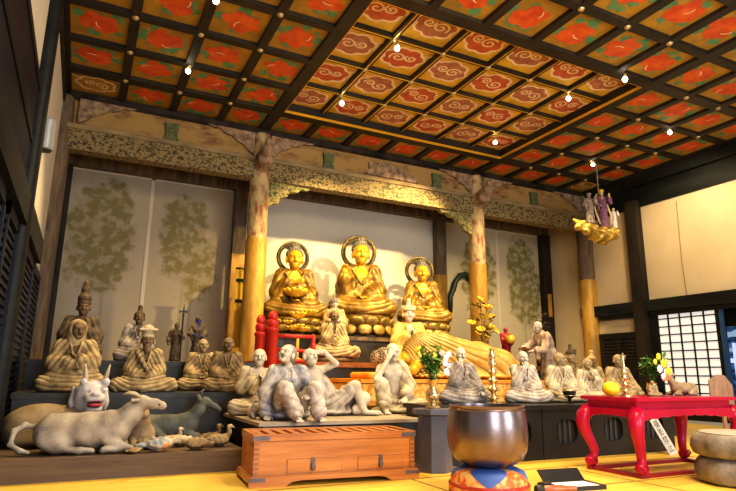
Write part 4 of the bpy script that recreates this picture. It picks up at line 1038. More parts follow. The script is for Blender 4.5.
# white paper sign leaning behind the table
t = thing('paper_sign', 'white card with vertical black writing leaning against the black cabinet under the red table', 'sign', (6.86, 5.10, .006), -.06)
M['card'] = mat('card', (.66, .62, .56), (.72, .68, .62), 3, .8); M['ink'] = mat('ink', (.02, .018, .018), None, rough=.8)
lean = Matrix.Rotation(-.36, 4, 'X') @ Matrix.Rotation(-.27, 4, 'Y')
b = B(); box(b, -.075, .075, 0, .008, 0, .47, M=lean); obj('card', b, M['card'], t)
for k, chx in enumerate('撮影禁止'):
    cu = bpy.data.curves.new('writing', 'FONT'); cu.body = chx; cu.size = .105; cu.align_x = 'CENTER'
    to = bpy.data.objects.new('tmp', cu); COL.objects.link(to)
    me = bpy.data.meshes.new_from_object(to.evaluated_get(bpy.context.evaluated_depsgraph_get())); bpy.data.objects.remove(to)
    w_ = link_mesh('writing', me, M['ink'], t); w_.matrix_local = lean @ Matrix.Translation((0, -.002, .36 - k * .105)) @ Matrix.Rotation(PI / 2, 4, 'X')

# stacked round stone-like bases at the right edge
M['weathered'] = mat('weathered', (.13, .105, .08), (.30, .25, .20), 6, .75, bump=.25)
t = thing('lotus_base', 'two-tier round grey-brown lotus base at the right edge, in front of the red table', 'base', (5.64, 3.50, 0))
for z0, R_, hh in ((.0, .40, .23), (.235, .415, .21)):
    b = B(); n = 72
    def pr2(r, z): return [(r * (1 + .045 * abs(math.sin(4.5 * 2 * PI * i / n)) - .03) * math.cos(2 * PI * i / n), r * (1 + .045 * abs(math.sin(4.5 * 2 * PI * i / n)) - .03) * math.sin(2 * PI * i / n), z) for i in range(n)]
    ring_loft(b, [pr2(R_ * .82, z0), pr2(R_ * .95, z0 + hh * .12), pr2(R_, z0 + hh * .4), pr2(R_ * .99, z0 + hh * .65), pr2(R_ * .93, z0 + hh * .88), pr2(R_ * .84, z0 + hh)]); obj('tier', b, M['weathered'], t, smooth=True, auto=50)
b = B(); lathe(b, [(.33, .44), (.335, .452), (.32, .458)], 40); tag(obj('top_disc', b, mat('pale_wood', (.42, .36, .27), (.55, .48, .38), 5, .7), t, smooth=True, auto=40), 'paler flat top')

# ================================================================== bits on and behind the red table
vase('flower_vase', 'squat golden vase with flowers behind the red table, before the paper screen', (5.82, 4.52, tz + .001), .14, [(.30, 0), (.32, .1), (.42, .4), (.45, .6), (.36, .85), (.40, 1.0), (.34, 1.0), (.3, .8)])
bouquet('yellow, white and red flowers with green leaves in the squat vase on the red table', (5.82, 4.52, tz + .13), .30, .20,
        [(-.05, .16, -.16, 'bloom_white', .042), (.02, .22, -.16, 'bloom_yellow', .046), (.08, .14, -.17, 'bloom_yellow', .044), (.05, .07, -.17, 'bloom_red', .036), (.00, .30, -.12, 'bloom_yellow', .036), (-.09, .24, -.14, 'bloom_yellow', .030), (.12, .24, -.12, 'bloom_yellow', .032), (-.02, .08, -.17, 'bloom_white', .034)], 9, 11)
t = thing('citrus_fruit', 'big bright yellow citrus fruit at the left end of the red table', 'fruit', (5.14, 4.5, tz + .076))
M['citrus'] = mat('citrus', (.72, .72, .01), (.84, .84, .03), 12, .5, bump=.15, bscale=60)
b = B(); ell(b, (0, 0, 0), (.088, .088, .076), 24, 16); obj('fruit', b, M['citrus'], t, smooth=True); b = B(); lathe(b, [(.012, .072), (.008, .088)], 8); obj('stem', b, M['stem'], t)
def candlestick(label, loc, H, n=5, star=False):
    t = thing('tiered_ornament', label, 'ornament', loc)
    b = B(); prof = [(.30, 0), (.30, .03), (.16, .06)]; z = .08
    for k in range(n): r = .24 - .02 * k; prof += [(.10, z), (r, z + .045), (r * .95, z + .07), (.10, z + .10)]; z += .145
    prof += [(.07, z), (.05, .93)]
    lathe(b, [(r * H * .48, z_ * H) for r, z_ in prof], 16); obj('stem', b, M['gilt'], t, smooth=True, auto=60)
    b = B()
    if star: P_ = []; P_ = [((.09 if k % 2 == 0 else .04) * H * math.sin(2 * PI * k / 10) * 1.3, .93 * H + (.09 if k % 2 == 0 else .04) * H * math.cos(2 * PI * k / 10)) for k in range(10)]; prism(b, P_, -.008, .008)
    else: petals(b, 6, .03 * H, .95 * H, (.012 * H, .03 * H, .05 * H), .5)
    obj('finial', b, M['gilt'], t)
    return t
candlestick('slim tiered gilt ornament on the black cabinets before the chin-stroking monk', (4.40, 5.55, .618), .66, 6)
candlestick('tiered gilt ornament with star finial on the red table', (5.27, 4.42, tz), .45, 4, True)
t = thing('glass_cup', 'small dark wire-framed glass cup on the black cabinet edge', 'cup', (5.60, 5.55, .618)); b = B(); lathe(b, [(.06, 0), (.02, .02), (.02, .06), (.07, .09), (.085, .16), (.08, .16), (.06, .09)], 18); obj('bowl', b, M['black_iron'], t, smooth=True, auto=60)
b = B(); torus(b, (0, 0, .16), .085, .008, 20, 6, 'z'); torus(b, (0, 0, .10), .075, .007, 20, 6, 'z'); obj('ring', b, M['gilt'], t, smooth=True)
t = thing('wooden_tablet', 'brown wooden votive tablet with pointed top standing behind the right end of the red table', 'tablet', (7.72, 4.95, 0), -.5)
M['board_brown'] = mat('board_brown', (.26, .14, .09), (.40, .25, .17), 5, .7, stretch=(3, 3, .4))
b = B(); prism(b, [(-.15, .5), (.15, .5), (.15, .86), (.06, .99), (-.04, 1.0), (-.15, .92)], -.012, .012); obj('board', b, M['board_brown'], t, bevel=.004)
b = B()
for k in range(4): box(b, -.105 + k * .062, -.095 + k * .062, -.0145, -.011, .60, .86)
obj('writing_lines', b, M['cedar_dark'], t)
b = B(); box(b, -.02, .02, -.02, .02, .02, .5); box(b, -.16, .16, -.10, .10, 0, .04); obj('stand', b, M['board_brown'], t)

# ================================================================== red railing
t = thing('red_railing', 'vermilion lacquer altar railing with knobbed posts left of the golden buddhas', 'railing', (2.72, 9.22, 0))
M['vermilion'] = mat('vermilion', (.46, .016, .012), (.60, .04, .02), 4, .4, coat=.1)
def post(px, py, r, z1, lab=None):
    b = B(); lathe(b, [(r, .0), (r, z1 - .36), (r * 1.2, z1 - .34), (r * 1.2, z1 - .30), (r * .8, z1 - .28), (r * 1.05, z1 - .24), (r * 1.05, z1 - .17), (r * .7, z1 - .15), (r * .95, z1 - .10), (r * .7, z1 - .03), (.004, z1)], 18); o = obj('post', b, M['vermilion'], t, smooth=True, auto=50); o.location = (px, py, 0); return o
post(-.10, .05, .085, 1.90); post(.07, -.05, .09, 1.97); post(.80, -.02, .045, 1.62)
for z_, r_ in ((1.56, .032), (1.33, .028), (1.16, .035)):
    b = B(); tube(b, [(.12, -.03, z_), (.84, -.02, z_)], r_, 10); obj('rail', b, M['vermilion'], t, smooth=True)
b = B(); box(b, -.16, .9, -.08, .0, .68, .9); obj('base_beam', b, M['vermilion'], t, bevel=.01)
# ================================================================== three golden buddhas on the rear altar
buddha('golden seated buddha with gilt flowers in its lap, leftmost of the three, ring halo behind', (3.85, 11.3, 1.70), -.20, 1.48, .34, 'lap', 'chest', 'bowl', .325)
buddha('largest golden seated buddha, in the centre of the three, one hand raised before the chest', (5.42, 11.35, 1.70), -.30, 1.66, .46, 'lap', 'raise', None, .375)
buddha('golden seated buddha, rightmost of the three, beside the slim gold rear post', (7.02, 11.35, 1.70), -.36, 1.40, .40, 'lap', 'lap', None, .325)
# gilt flower heap on the seat of the left buddha
t = thing('gilt_lotus_cluster', 'bright gilt lotus blossoms set before the leftmost golden buddha', 'lotus ornament', (3.60, 10.22, 1.162))
b = B(); random.seed(5)
tube(b, [(0, 0, 0), (0, .0, .5)], .03, 8); lathe(b, [(.14, 0), (.12, .04), (.03, .08)], 16); obj('stem', b, M['gold_bright'], t)
b = B()
for (x, z, s_) in ((-.12, .62, .12), (.10, .60, .13), (0, .86, .17), (.24, .92, .15), (-.20, .72, .10), (.02, .66, .11)): petals(b, 9, s_ * .6, z, (s_ * .16, s_ * .35, s_ * .55), .9); ell(b, (0, 0, z), (s_ * .45, s_ * .45, s_ * .2)); [setattr(v, 'co', v.co + Vector((x, 0, 0))) for v in b.verts if not v.tag]; [setattr(v, 'tag', True) for v in b.verts]
obj('blossoms', b, M['gold_bright'], t, smooth=True)

# ================================================================== reclining buddha on a mattress
M['orange_silk'] = mat('orange_silk', (.78, .26, .02), (.90, .42, .06), 7, .45, bump=.1)
M['brocade_orange'] = mat('brocade_orange', (.72, .30, .03), (.90, .66, .22), 13, .5, lo=.42, hi=.55)
t = thing('mattress', 'orange brocade mattress under the reclining golden buddha', 'mattress', (5.48, 8.35, .52))
b = B(); box(b, -1.78, 1.78, -.70, .75, 0, .30); obj('pad', b, M['brocade_orange'], t, bevel=.07)
b = B(); box(b, -1.80, 1.80, -.72, .77, .31, .365); tag(obj('cover', b, M['orange_silk'], t, bevel=.025), 'plain orange silk cover')
t = thing('pillow', 'flat orange silk pillow under the head of the reclining buddha', 'pillow', (4.26, 8.15, .887), .1)
S = Sculpt(); S.box((0, 0, .05), (.40, .30, .048), rd=.045); S.fold(drape((0, 0, 0), 40, .004)); sculpt('pad', S, .016, M['orange_silk'], t)
t = thing('reclining_buddha', 'huge golden reclining buddha in flowing robe on the orange mattress', 'buddha statue', (4.56, 8.45, .885), 0, None, .95)
S = Sculpt(); c = (-.02, -.08, .36); head(S, c, yaw=PI / 2 * .98, pitch=0, tilt=0, s=1.95)
# the face looks outward and the crown to the left: lying on the right side
S = Sculpt(); Rl = rot(0, -PI / 2 + .12, 0)
hc = np.array((.02, -.02, .33))
def head_lying(S, c, R, s):
    T = lambda *p: c + R @ (np.array(p) * s); V = lambda *r: np.array(r) * s
    S.ell(T(0, .015, .03), V(.098, .112, .102), R, .02).ell(T(0, -.022, -.035), V(.077, .086, .094), R, .06).ell(T(0, -.072, -.1), V(.034, .03, .026), R, .04)
    for sx in (-1, 1):
        S.ell(T(.037 * sx, -.112, .016), V(.027, .024, .015), R, .02, 's').ell(T(.037 * sx, -.089, .012), V(.019, .014, .011), R, .004).ell(T(.102 * sx, .012, -.03), V(.015, .03, .06), R, .02)
        S.cap(T(.055 * sx, -.086, .042), T(0, -.105, .034), .02, .02, .03)
    S.cap(T(0, -.106, .03), T(0, -.128, -.026), .02, .03, .025).cap(T(-.026, -.098, -.065), T(.026, -.098, -.065), .018, .018, .01); return T
T = head_lying(S, hc, Rl, 1.75)
S.cap((.16, .0, .32), (.42, .02, .33), .12, .15, .08).ell((.62, .0, .40), (.30, .26, .32), k=.1)
S.chain([(.45, -.18, .22), (.30, -.34, .16), (.14, -.30, .12)], [.10, .08, .05], .04); hand(S, (.14, -.30, .12), (-1, .1, .35), (0, .3, 1), 1.5, .3)
S.chain([(.62, -.05, .68), (1.05, -.14, .66), (1.40, -.16, .62)], [.11, .09, .06], .04); hand(S, (1.40, -.16, .62), (1, -.02, -.12), (0, 0, -1), 1.5, .3)
S.chain([(2.62, -.05, .22), (2.86, -.12, .20), (2.98, -.18, .26)], [.09, .08, .05], .04)
sculpt('body', S, .021, M['gold_skin'], t, 0)
Q = Sculpt(); Q.ell((.72, .0, .42), (.42, .30, .36), k=.1).ell((1.25, .0, .40), (.55, .33, .35), k=.15).ell((1.72, -.02, .36), (.55, .34, .34), k=.15)
Q.chain([(1.9, -.05, .36), (2.35, -.12, .28), (2.72, -.08, .20)], [.30, .25, .17], .12); Q.chain([(.62, -.05, .66), (1.05, -.12, .64), (1.30, -.15, .60)], [.16, .15, .13], .08)
Q.ell((1.6, -.05, .06), (1.25, .42, .09), k=.12)
Q.ell((.42, -.34, .52), (.22, .16, .26), k=.05, mode='s')
def rfold(P):
    d = np.sqrt((P[:, 0] - .35) ** 2 * .8 + (P[:, 2] - 1.05) ** 2 * 2.2 + P[:, 1] ** 2 * .3)
    th = np.arctan2(P[:, 2] - 1.02 - .1 * P[:, 1], P[:, 0] - .15); p = 40 * th + 1.2 * np.sin(3.1 * d) + .6 * np.sin(6 * P[:, 0] + 4 * P[:, 1]); return .026 * (.62 - np.abs(np.sin(p)) ** .6)
Q.fold(rfold); sculpt('robe', Q, .0125, M['gold_cloth'], t, 0)
b = B(); Rm = Matrix(Rl.tolist()).to_3x3(); hs_ = 1.75
cc = Vector(hc) + Rm @ Vector((0, .02, .05)) * hs_
ell(b, cc, (.101 * hs_, .118 * hs_, .092 * hs_), 20, 12, Rm); cu_ = Vector(hc) + Rm @ Vector((0, .03, .13)) * hs_; ell(b, cu_, (.06 * hs_, .066 * hs_, .05 * hs_), 16, 10, Rm)
curls(b, cc, (.103 * hs_, .120 * hs_, .094 * hs_), 8, .024, R=Rm); curls(b, cu_, (.062 * hs_, .068 * hs_, .052 * hs_), 5, .022, R=Rm)
tag(obj('hair', b, M['curl_tan'], t, smooth=True), 'head of small tan snail curls')

# ================================================================== statues: left steps
K1 = .716; K2 = 1.101
seated('seated_deity', 'hooded bearded seated statue with clasped hands in front of the crowned one', 'statue', (-.05, 7.78, K1), .0, .84, M['skin_brown'], M['robe_ochre'], ((.25, -.08, .44), (.04, -.25, .42), (-.4, -.2, .8), (-1, 0, 0)), ((.27, -.10, .40), (.02, -.25, .40), (-.4, -.2, .8), (-1, 0, 0)), hood=True, yaw=.25, pitch=.1, bare='v', knees=.33, mouth=.4, seed=1, folds=.009)
seated('crowned_deity', 'dark statue with a tall topknot crown behind the hooded figure, far left', 'statue', (-.02, 8.95, K2), .0, .84, M['skin_brown'], M['robe_dark'], 'pray', 'pray', hat='bun', knees=.22, seed=2, hairm=M['robe_dark'], h=.012, wide=.85)
t = COL.objects[-1] if False else None
seated('hatted_elder', 'seated statue in a pale flat hat and ochre robe on the left step', 'statue', (.74, 7.72, K1), -.05, .72, M['skin_brown'], M['robe_ochre'], 'lap', 'lap', hat='flat', beard=True, knees=.42, sash=True, seed=3, folds=.009, wide=1.05)
seated('topknot_figure', 'dark grey statue with a round topknot standing behind the flat-hatted figure', 'statue', (.72, 8.95, K2), -.05, .72, M['skin_brown'], M['robe_grey'], 'lap', 'lap', topknot=True, knees=.30, seed=4, h=.014, hairm=M['robe_dark'])
seated('seated_monk', 'tan-faced monk statue in ochre-brown robe on the step below the staff bearer', 'statue', (1.52, 8.22, K1), -.1, .70, M['skin_tan'], M['robe_ochre'], 'lap', 'lap', yaw=.15, knees=.34, seed=5)
seated('seated_monk', 'bald dark brown monk statue in grey robe just left of the praying pale monk', 'statue', (1.74, 7.66, K1), -.1, .70, M['skin_brown'], M['robe_brown'], 'lap', 'lap', yaw=.1, knees=.36, seed=6)
def standing(name, label, loc, rz, H, skin, robe, arms, yaw=0, pitch=0, lean=0.0, hairm=None, h=.007, folds=.004, group=None, headm=None, beard=False, crown=False, stride=0.0, bend=0.0):
    """standing carved figure, unit height; lean bows the trunk forward"""
    t = thing(name, label, 'statue', loc, rz, group, H)
    hip = np.array((0, .0, .50)); ch = hip + (0, -.22 * math.sin(lean), .22 * math.cos(lean)); sh = hip + (0, -.32 * math.sin(lean), .32 * math.cos(lean)); hc = sh + (0, -.12 * math.sin(lean * 1.2), .115 * math.cos(lean))
    S = Sculpt(); S.chain([hip, ch, sh], [.085, .095, .06], .05).cap(sh, hc, .032, .032, .02)
    T = head(S, hc, yaw, pitch + lean * .5, 0, .56, k=.012)
    for sx in (1, -1):
        e, w = arms[0 if sx > 0 else 1]; s_ = sh + (.115 * sx, 0, -.025)
        arm(S, s_, e, w, None, (0, -.3, -1), .5, r=(.036, .03, .02), hs=.55, flip=sx)
        S.chain([hip + (.05 * sx, 0, 0), (.06 * sx, -.03, .27), (.06 * sx, .01, .05)], [.06, .045, .03], .03).ell((.065 * sx, -.045, .022), (.03, .065, .022), k=.02)
    if beard: S.ell(T(0, -.09, -.14), (.03, .02, .05), k=.015)
    sculpt('body', S, h, skin, t, 0)
    Q = Sculpt(); Q.chain([(0, 0.01, .04), (0, 0, .25), hip, ch, sh - (0, 0, .02)], [.135, .115, .105, .115, .085], .06); Q.cap(sh + (-.10, 0, -.02), sh + (.10, 0, -.02), .052, k=.04)
    for sx in (1, -1):
        e, w = arms[0 if sx > 0 else 1]; s_ = sh + (.115 * sx, 0, -.025); e = np.array(e); w_ = e + (np.array(w) - e) * .55; Q.chain([s_, e, w_], [.05, .052, .055], .03); Q.cap(w_, w_ - (0, 0, .10), .045, .035, .03)
    Q.ell(sh + (0, -.10, .0), (.04, .06, .09), k=.01, mode='s')
    def fv(P): return folds * np.sin(70 * P[:, 0] + 40 * P[:, 1] + 2 * np.sin(9 * P[:, 2])) + folds * .7 * np.sin(60 * P[:, 2] + 20 * np.abs(P[:, 0]))
    Q.fold(fv); Q.half((0, 0, 1), .02); sculpt('robe', Q, h, robe, t, 0)
    if hairm is not None:
        K = Sculpt(); K.ell(T(0, .02, .045), (.058, .066, .05), k=.01).ell(T(0, .02, .13), (.026, .026, .03), k=.02)
        if crown:
            for q in range(7): a = -PI / 2 + (q - 3) * .45; K.cap(T(.1 * math.cos(a), .11 * math.sin(a), .06), T(.13 * math.cos(a), .14 * math.sin(a), .17), .014, .006, .01)
        sculpt('crown' if crown else 'hair', K, h, hairm, t)
    return t
t = standing('staff_bearer', 'small dark standing statue gripping a tall staff on the upper left step', (1.24, 8.86, K2), -.15, .56, M['skin_brown'], M['robe_dark'], (((.17, -.06, .62), (.10, -.20, .70)), ((-.18, -.02, .62), (-.16, -.12, .48))), h=.009, lean=.25, hairm=M['robe_dark'])
t2 = thing('ritual_staff', 'tall dark staff with cross-shaped finial held by the small dark statue', 'staff', (1.30, 8.74, K2)); b = B(); tube(b, [(0, 0, 0), (0, 0, .74)], .012, 8); obj('shaft', b, M['black_iron'], t2)
b = B(); prism(b, [(-.06, .70), (-.015, .715), (-.015, .66), (.015, .66), (.015, .715), (.06, .70), (.06, .74), (.015, .735), (0, .84), (-.015, .735), (-.06, .74)], -.01, .01); obj('finial', b, M['black_iron'], t2)
standing('blue_faced_guardian', 'small standing guardian statue with a deep blue face beside the staff bearer', (1.55, 8.9, K2), -.15, .66, M['lapis'], M['robe_dark'], (((.17, -.06, .62), (.08, -.18, .58)), ((-.17, -.06, .62), (-.08, -.18, .60))), h=.008, hairm=M['robe_brown'], crown=True)

# ================================================================== pale statues on the front platform
KP = .471
seated('praying_monk', 'pale bald monk statue with hands joined in prayer, left of the blue-robed one', 'statue', (1.98, 7.0, KP), -.15, .78, M['skin_white'], M['robe_cream'], 'pray', 'chest', bare='chest', knees=.34, seed=8, yaw=-.1)
# wailing blue-robed figure, knees drawn up
t = thing('wailing_disciple', 'wailing statue in blue-grey robe with knees drawn up and head thrown back', 'statue', (2.06, 6.1, KP), -.12, None, .80)
S = Sculpt(); S.ell((0, .06, .30), (.17, .14, .22), k=.05).ell((0, .03, .52), (.185, .125, .17), k=.05).cap((-.15, .03, .64), (.15, .03, .64), .07, k=.04).cap((0, .02, .66), (-.03, .0, .80), .062, .055, .03)
T = head(S, (-.04, -.02, .86), yaw=-.75, pitch=-.35, tilt=.1, s=1.02, mouth=1.0)
arm(S, (-.19, .03, .63), (-.30, .02, .36), (-.30, -.10, .06), (0, -1, -.25), (0, -.2, -1), .2, flip=-1); arm(S, (.19, .03, .63), (.30, -.02, .38), (.22, -.25, .33), (-.3, -1, -.2), (0, -.2, -1), .5)
for sx, kx, fx in ((-1, -.10, .03), (1, .31, .33)):
    S.chain([(.10 * sx, .05, .13), (kx, -.30, .40), (fx, -.42, .06)], [.10, .075, .05], .03).cap((fx, -.42, .035), (fx + .02, -.56, .03), .038, .03, .02)
    for q in range(5): S.cap((fx - .02 + q * .018, -.57, .025), (fx - .025 + q * .02, -.61, .018), .0125, .011, .005)
sculpt('body', S, .0115, M['skin_white'], t, .003)
Q = Sculpt(); Q.ell((0, .07, .30), (.195, .165, .26), k=.06).ell((0, .035, .53), (.205, .142, .18), k=.05).cap((-.165, .035, .632), (.165, .035, .632), .085, k=.04)
sleeve(Q, (-.19, .03, .63), (-.30, .02, .36), (-.30, -.10, .06), (.085, .09, .085), .85); sleeve(Q, (.19, .03, .63), (.30, -.02, .38), (.22, -.25, .33), (.085, .085, .08), .55, .1)
Q.ell((.0, .05, .06), (.34, .24, .085), k=.06); Q.ell((0, -.18, .64), (.055, .12, .16), k=.012, mode='s'); Q.fold(drape((0, 0, .75), 55, .007, 6, 1)); sculpt('robe', Q, .0115, M['robe_blue'], t)
Q = Sculpt()
for sx, kx, fx in ((-1, -.10, .03), (1, .31, .33)): Q.chain([(.10 * sx, .05, .14), (kx, -.30, .40), (fx, -.405, .12)], [.13, .10, .105], .05)
Q.fold(drape((.1, -.3, .6), 60, .007, 9, 2)); tag(sculpt('trousers', Q, .0115, M['robe_white'], t), 'pale loose trousers')
K = Sculpt(); K.ell(T(.0, .035, .03), (.112, .112, .115), k=.03).cap(T(0, .08, -.02), (.02, .12, .62), .09, .06, .05); K.ell(T(0, -.105, -.01), (.10, .10, .13), k=.02, mode='s'); K.fold(drape((0, 0, 1), 80, .004, 20)); tag(sculpt('hair', K, .0115, M['robe_grey'], t), 'long grey hair')
# reclining mourner with forearm on brow
t = thing('reclining_mourner', 'pale statue of a man lying back, one forearm on his brow, legs bent', 'statue', (2.50, 6.55, KP), .08, None, .84)
S = Sculpt(); S.chain([(.30, .05, .15), (.16, .04, .34), (.03, .02, .54)], [.14, .145, .13], .08).cap((-.13, .0, .60), (.16, .06, .62), .075, k=.05).cap((.02, .02, .64), (-.04, -.02, .78), .06, .055, .03)
T = head(S, (-.05, -.04, .80), yaw=.25, pitch=-.25, tilt=.12, s=.98)
arm(S, (.18, .06, .63), (.36, -.04, .72), (.12, -.12, .89), (-1, .1, -.15), (0, .6, -.6), .3, flip=1); arm(S, (-.16, .0, .60), (-.22, -.08, .34), (-.12, -.24, .10), (.3, -1, -.4), (0, 0, -1), .3, flip=-1)
S.chain([(.36, -.02, .14), (.62, -.16, .40), (.72, -.26, .06)], [.11, .085, .05], .03); S.cap((.72, -.27, .04), (.84, -.36, .03), .04, .032, .02)
S.chain([(.34, .08, .12), (.86, .0, .22), (.62, -.18, .09)], [.11, .10, .06], .03); S.cap((.60, -.20, .05), (.95, -.30, .035), .045, .03, .03)
for q in range(5): S.cap((.85, -.385 + q * .017, .025), (.895, -.40 + q * .017, .02), .0125, .011, .005); S.cap((.95, -.33 + q * .016, .025), (.99, -.34 + q * .016, .02), .012, .010, .005)
sculpt('body', S, .0115, M['skin_white'], t, .003)
Q = Sculpt(); Q.chain([(.34, .05, .15), (.22, .05, .28), (.14, .03, .42)], [.17, .17, .155], .08); Q.chain([(.36, -.02, .15), (.58, -.14, .36)], [.135, .105], .05); Q.chain([(.34, .08, .13), (.74, .02, .20)], [.13, .125], .05); Q.ell((.40, .0, .05), (.34, .22, .06), k=.05)
Q.chain([(-.10, .10, .62), (.04, .16, .45), (.2, .18, .2)], [.07, .07, .08], .04); Q.fold(drape((0, 0, .7), 62, .0075, 7, 3)); sculpt('robe', Q, .0115, M['robe_white'], t)
# grieving monk with hand over his eye, knee raised
t = thing('grieving_monk', 'pale bald monk statue covering one eye with his hand, knee raised, beside the grey pedestal', 'statue', (3.72, 6.80, KP), -.18, None, .90)
S = Sculpt(); S.ell((0, .02, .30), (.165, .14, .20), k=.05).ell((0, -.01, .53), (.175, .115, .17), k=.05).cap((-.14, -.01, .63), (.14, -.01, .63), .065, k=.04).cap((0, -.01, .65), (0, -.05, .80), .06, .053, .03)
for sx in (-1, 1): S.ell((.075 * sx, -.09, .55), (.07, .04, .05), k=.03)
T = head(S, (0, -.06, .855), yaw=-.05, pitch=.10, s=1.0)
arm(S, (-.18, -.01, .62), (-.30, -.24, .46), (-.11, -.19, .76), (.45, .1, .9), (.3, 1, 0), .3, flip=-1); arm(S, (.18, -.01, .62), (.25, -.06, .38), (.12, -.26, .20), (-.5, -1, -.2), (0, -.2, -1), .4, flip=1)
S.chain([(-.10, .0, .13), (-.24, -.28, .42), (-.20, -.34, .06)], [.10, .075, .05], .03).cap((-.20, -.35, .04), (-.22, -.49, .03), .04, .03, .02)
for q in range(5): S.cap((-.256 + q * .018, -.50, .025), (-.262 + q * .02, -.535, .018), .0125, .011, .005)
S.chain([(.10, .0, .10), (.34, -.20, .09), (.02, -.30, .07)], [.10, .08, .05], .03); S.ell((-.04, -.31, .06), (.07, .035, .03), k=.02)
sculpt('body', S, .0115, M['skin_white'], t, .003)
Q = Sculpt(); Q.chain([(.14, .03, .68), (.17, -.03, .5), (.17, -.03, .25)], [.075, .085, .11], .05); Q.chain([(.12, .06, .66), (-.05, .12, .45), (-.08, .12, .2)], [.07, .08, .1], .05)
sleeve(Q, (.18, -.01, .62), (.25, -.06, .38), (.12, -.26, .20), (.085, .09, .09), .6, .1); Q.ell((0, .0, .14), (.20, .17, .13), k=.06); Q.chain([(.10, .0, .12), (.36, -.20, .10), (.10, -.30, .08)], [.13, .10, .09], .06); Q.chain([(-.10, .0, .14), (-.23, -.26, .38), (-.20, -.32, .16)], [.13, .095, .09], .05); Q.ell((.05, -.12, .045), (.38, .26, .06), k=.05)
Q.fold(drape((0, 0, .75), 60, .007, 6, 4)); sculpt('robe', Q, .0115, M['robe_cream'], t)
# small white carved lump of cloth / puppy by the praying monk's knee
t = thing('small_white_dog', 'little white carved dog crouching by the knee of the praying monk', 'animal statue', (1.76, 6.36, KP), .3, None, 1)
S = Sculpt(); S.ell((0, 0, .07), (.06, .09, .07), k=.03).ell((-.01, -.07, .125), (.042, .045, .042), k=.03).ell((-.01, -.115, .11), (.022, .03, .02), k=.02)
for sx in (-1, 1): S.ell((-.01 + .035 * sx, -.06, .155), (.012, .014, .026), k=.01).cap((.04 * sx, -.06, .05), (.045 * sx, -.10, .015), .022, .02, .015)
S.cap((.03, .08, .04), (.07, .11, .03), .015, .01, .01); sculpt('body', S, .007, M['bloom_white'] if False else M['skin_white'], t, 0)

# ================================================================== monks along the black cabinets
KC = .618
seated('seated_monk', 'pale monk statue stroking his chin behind the slim tiered ornament', 'statue', (4.26, 6.0, KC), -.25, .68, M['skin_white'], M['robe_grey'], 'knee', 'chin', yaw=.1, knees=.36, seed=11, pitch=.08)
seated('seated_monk', 'monk statue holding his dark sleeve to his mouth, right of the tiered ornament', 'statue', (5.26, 6.0, KC), -.3, .66, M['skin_white'], M['robe_white'], 'lap', 'mouth', yaw=.05, knees=.36, seed=12, pitch=.05)
seated('seated_monk', 'pale monk statue with head turned to the right, behind the wire-framed cup', 'statue', (5.90, 6.0, KC), -.3, .66, M['skin_tan'], M['robe_cream'], 'lap', 'knee', yaw=.9, tilt=-.1, knees=.35, seed=13, wide=1.08)
seated('seated_monk', 'monk statue with one arm across the body, half behind the one looking right', 'statue', (6.44, 6.02, KC), -.3, .60, M['skin_tan'], M['robe_cream'], 'chest', 'knee', yaw=.3, tilt=.25, knees=.27, seed=14)
seated('seated_monk', 'small dark-faced monk statue between the citrus fruit and the star ornament, at the back', 'statue', (7.55, 6.95, .621), -.2, .68, M['skin_brown'], M['robe_ochre'], 'lap', 'lap', knees=.34, seed=15, topknot=True, h=.013)
seated('seated_monk', 'bald tan monk statue leaning forward just behind the star-topped ornament', 'statue', (7.02, 6.0, KC), -.35, .66, M['skin_tan'], M['robe_ochre'], 'knee', 'lap', yaw=.1, lean=.05, knees=.34, seed=16, pitch=.15)
seated('crowned_attendant', 'small statue with spiky dark crown behind the row of monks at right', 'statue', (8.05, 7.9, .621), -.2, .80, M['skin_tan'], M['robe_brown'], 'pray', 'pray', hat='crown', knees=.30, seed=17, hairm=M['robe_dark'], h=.014)
# ================================================================== statues by the golden buddhas
seated('brown_elder', 'brown lacquer statue hunched on a round mat between the red railing and reclining buddha', 'statue', (4.14, 9.82, 1.25), -.2, .86, M['skin_brown'], M['robe_ochre'], 'lap', 'chin', yaw=.1, pitch=.3, lean=.08, knees=.44, seed=18, folds=.011, h=.013)
t = thing('round_mat', 'round dark cushion mat under the hunched brown statue', 'mat', (4.14, 9.82, 1.162)); b = B(); lathe(b, [(.40, 0), (.43, .03), (.42, .07), (.38, .086)], 36, sy=.8); obj('pad', b, M['robe_brown'], t, smooth=True)
standing('crowned_attendant', 'small grey crowned statue standing before the central golden buddha', (4.40, 10.38, 1.162), -.3, 1.22, M['skin_white'], M['robe_ochre'], (((.15, -.05, .60), (.03, -.17, .66)), ((-.15, -.05, .60), (-.03, -.17, .66))), hairm=M['robe_grey'], crown=True)
seated('crowned_attendant', 'pale crowned statue just above the head of the reclining buddha', 'statue', (5.92, 10.1, 1.162), -.3, 1.15, M['skin_white'], M['gold_cloth'], 'pray', 'pray', hat='crown', knees=.24, seed=20, hairm=M['robe_cream'], h=.014)
standing('bowing_attendant', 'pale standing statue bowing at the feet of the reclining buddha, holding a tray', (8.55, 8.95, 0.621), -1.55, 1.46, M['skin_white'], M['robe_pink'], (((.13, -.22, .58), (.06, -.36, .56)), ((-.15, -.24, .60), (-.07, -.38, .62))), lean=.42, pitch=.2, h=.0075, folds=.005)
t = thing('small_tray', 'little wooden tray carried by the bowing attendant', 'tray', (7.98, 9.0, 1.47), -1.55); b = B(); box(b, -.12, .12, -.08, .08, 0, .03); obj('tray', b, M['cedar_dark'], t, bevel=.005)
t = standing('red_acolyte', 'tiny red standing figure holding a golden ball beside the golden bouquet', (8.12, 9.75, 1.162), -.4, .80, M['paint_red'], M['paint_red'], (((.12, -.10, .60), (.04, -.22, .66)), ((-.12, -.10, .60), (-.04, -.22, .66))), h=.009)
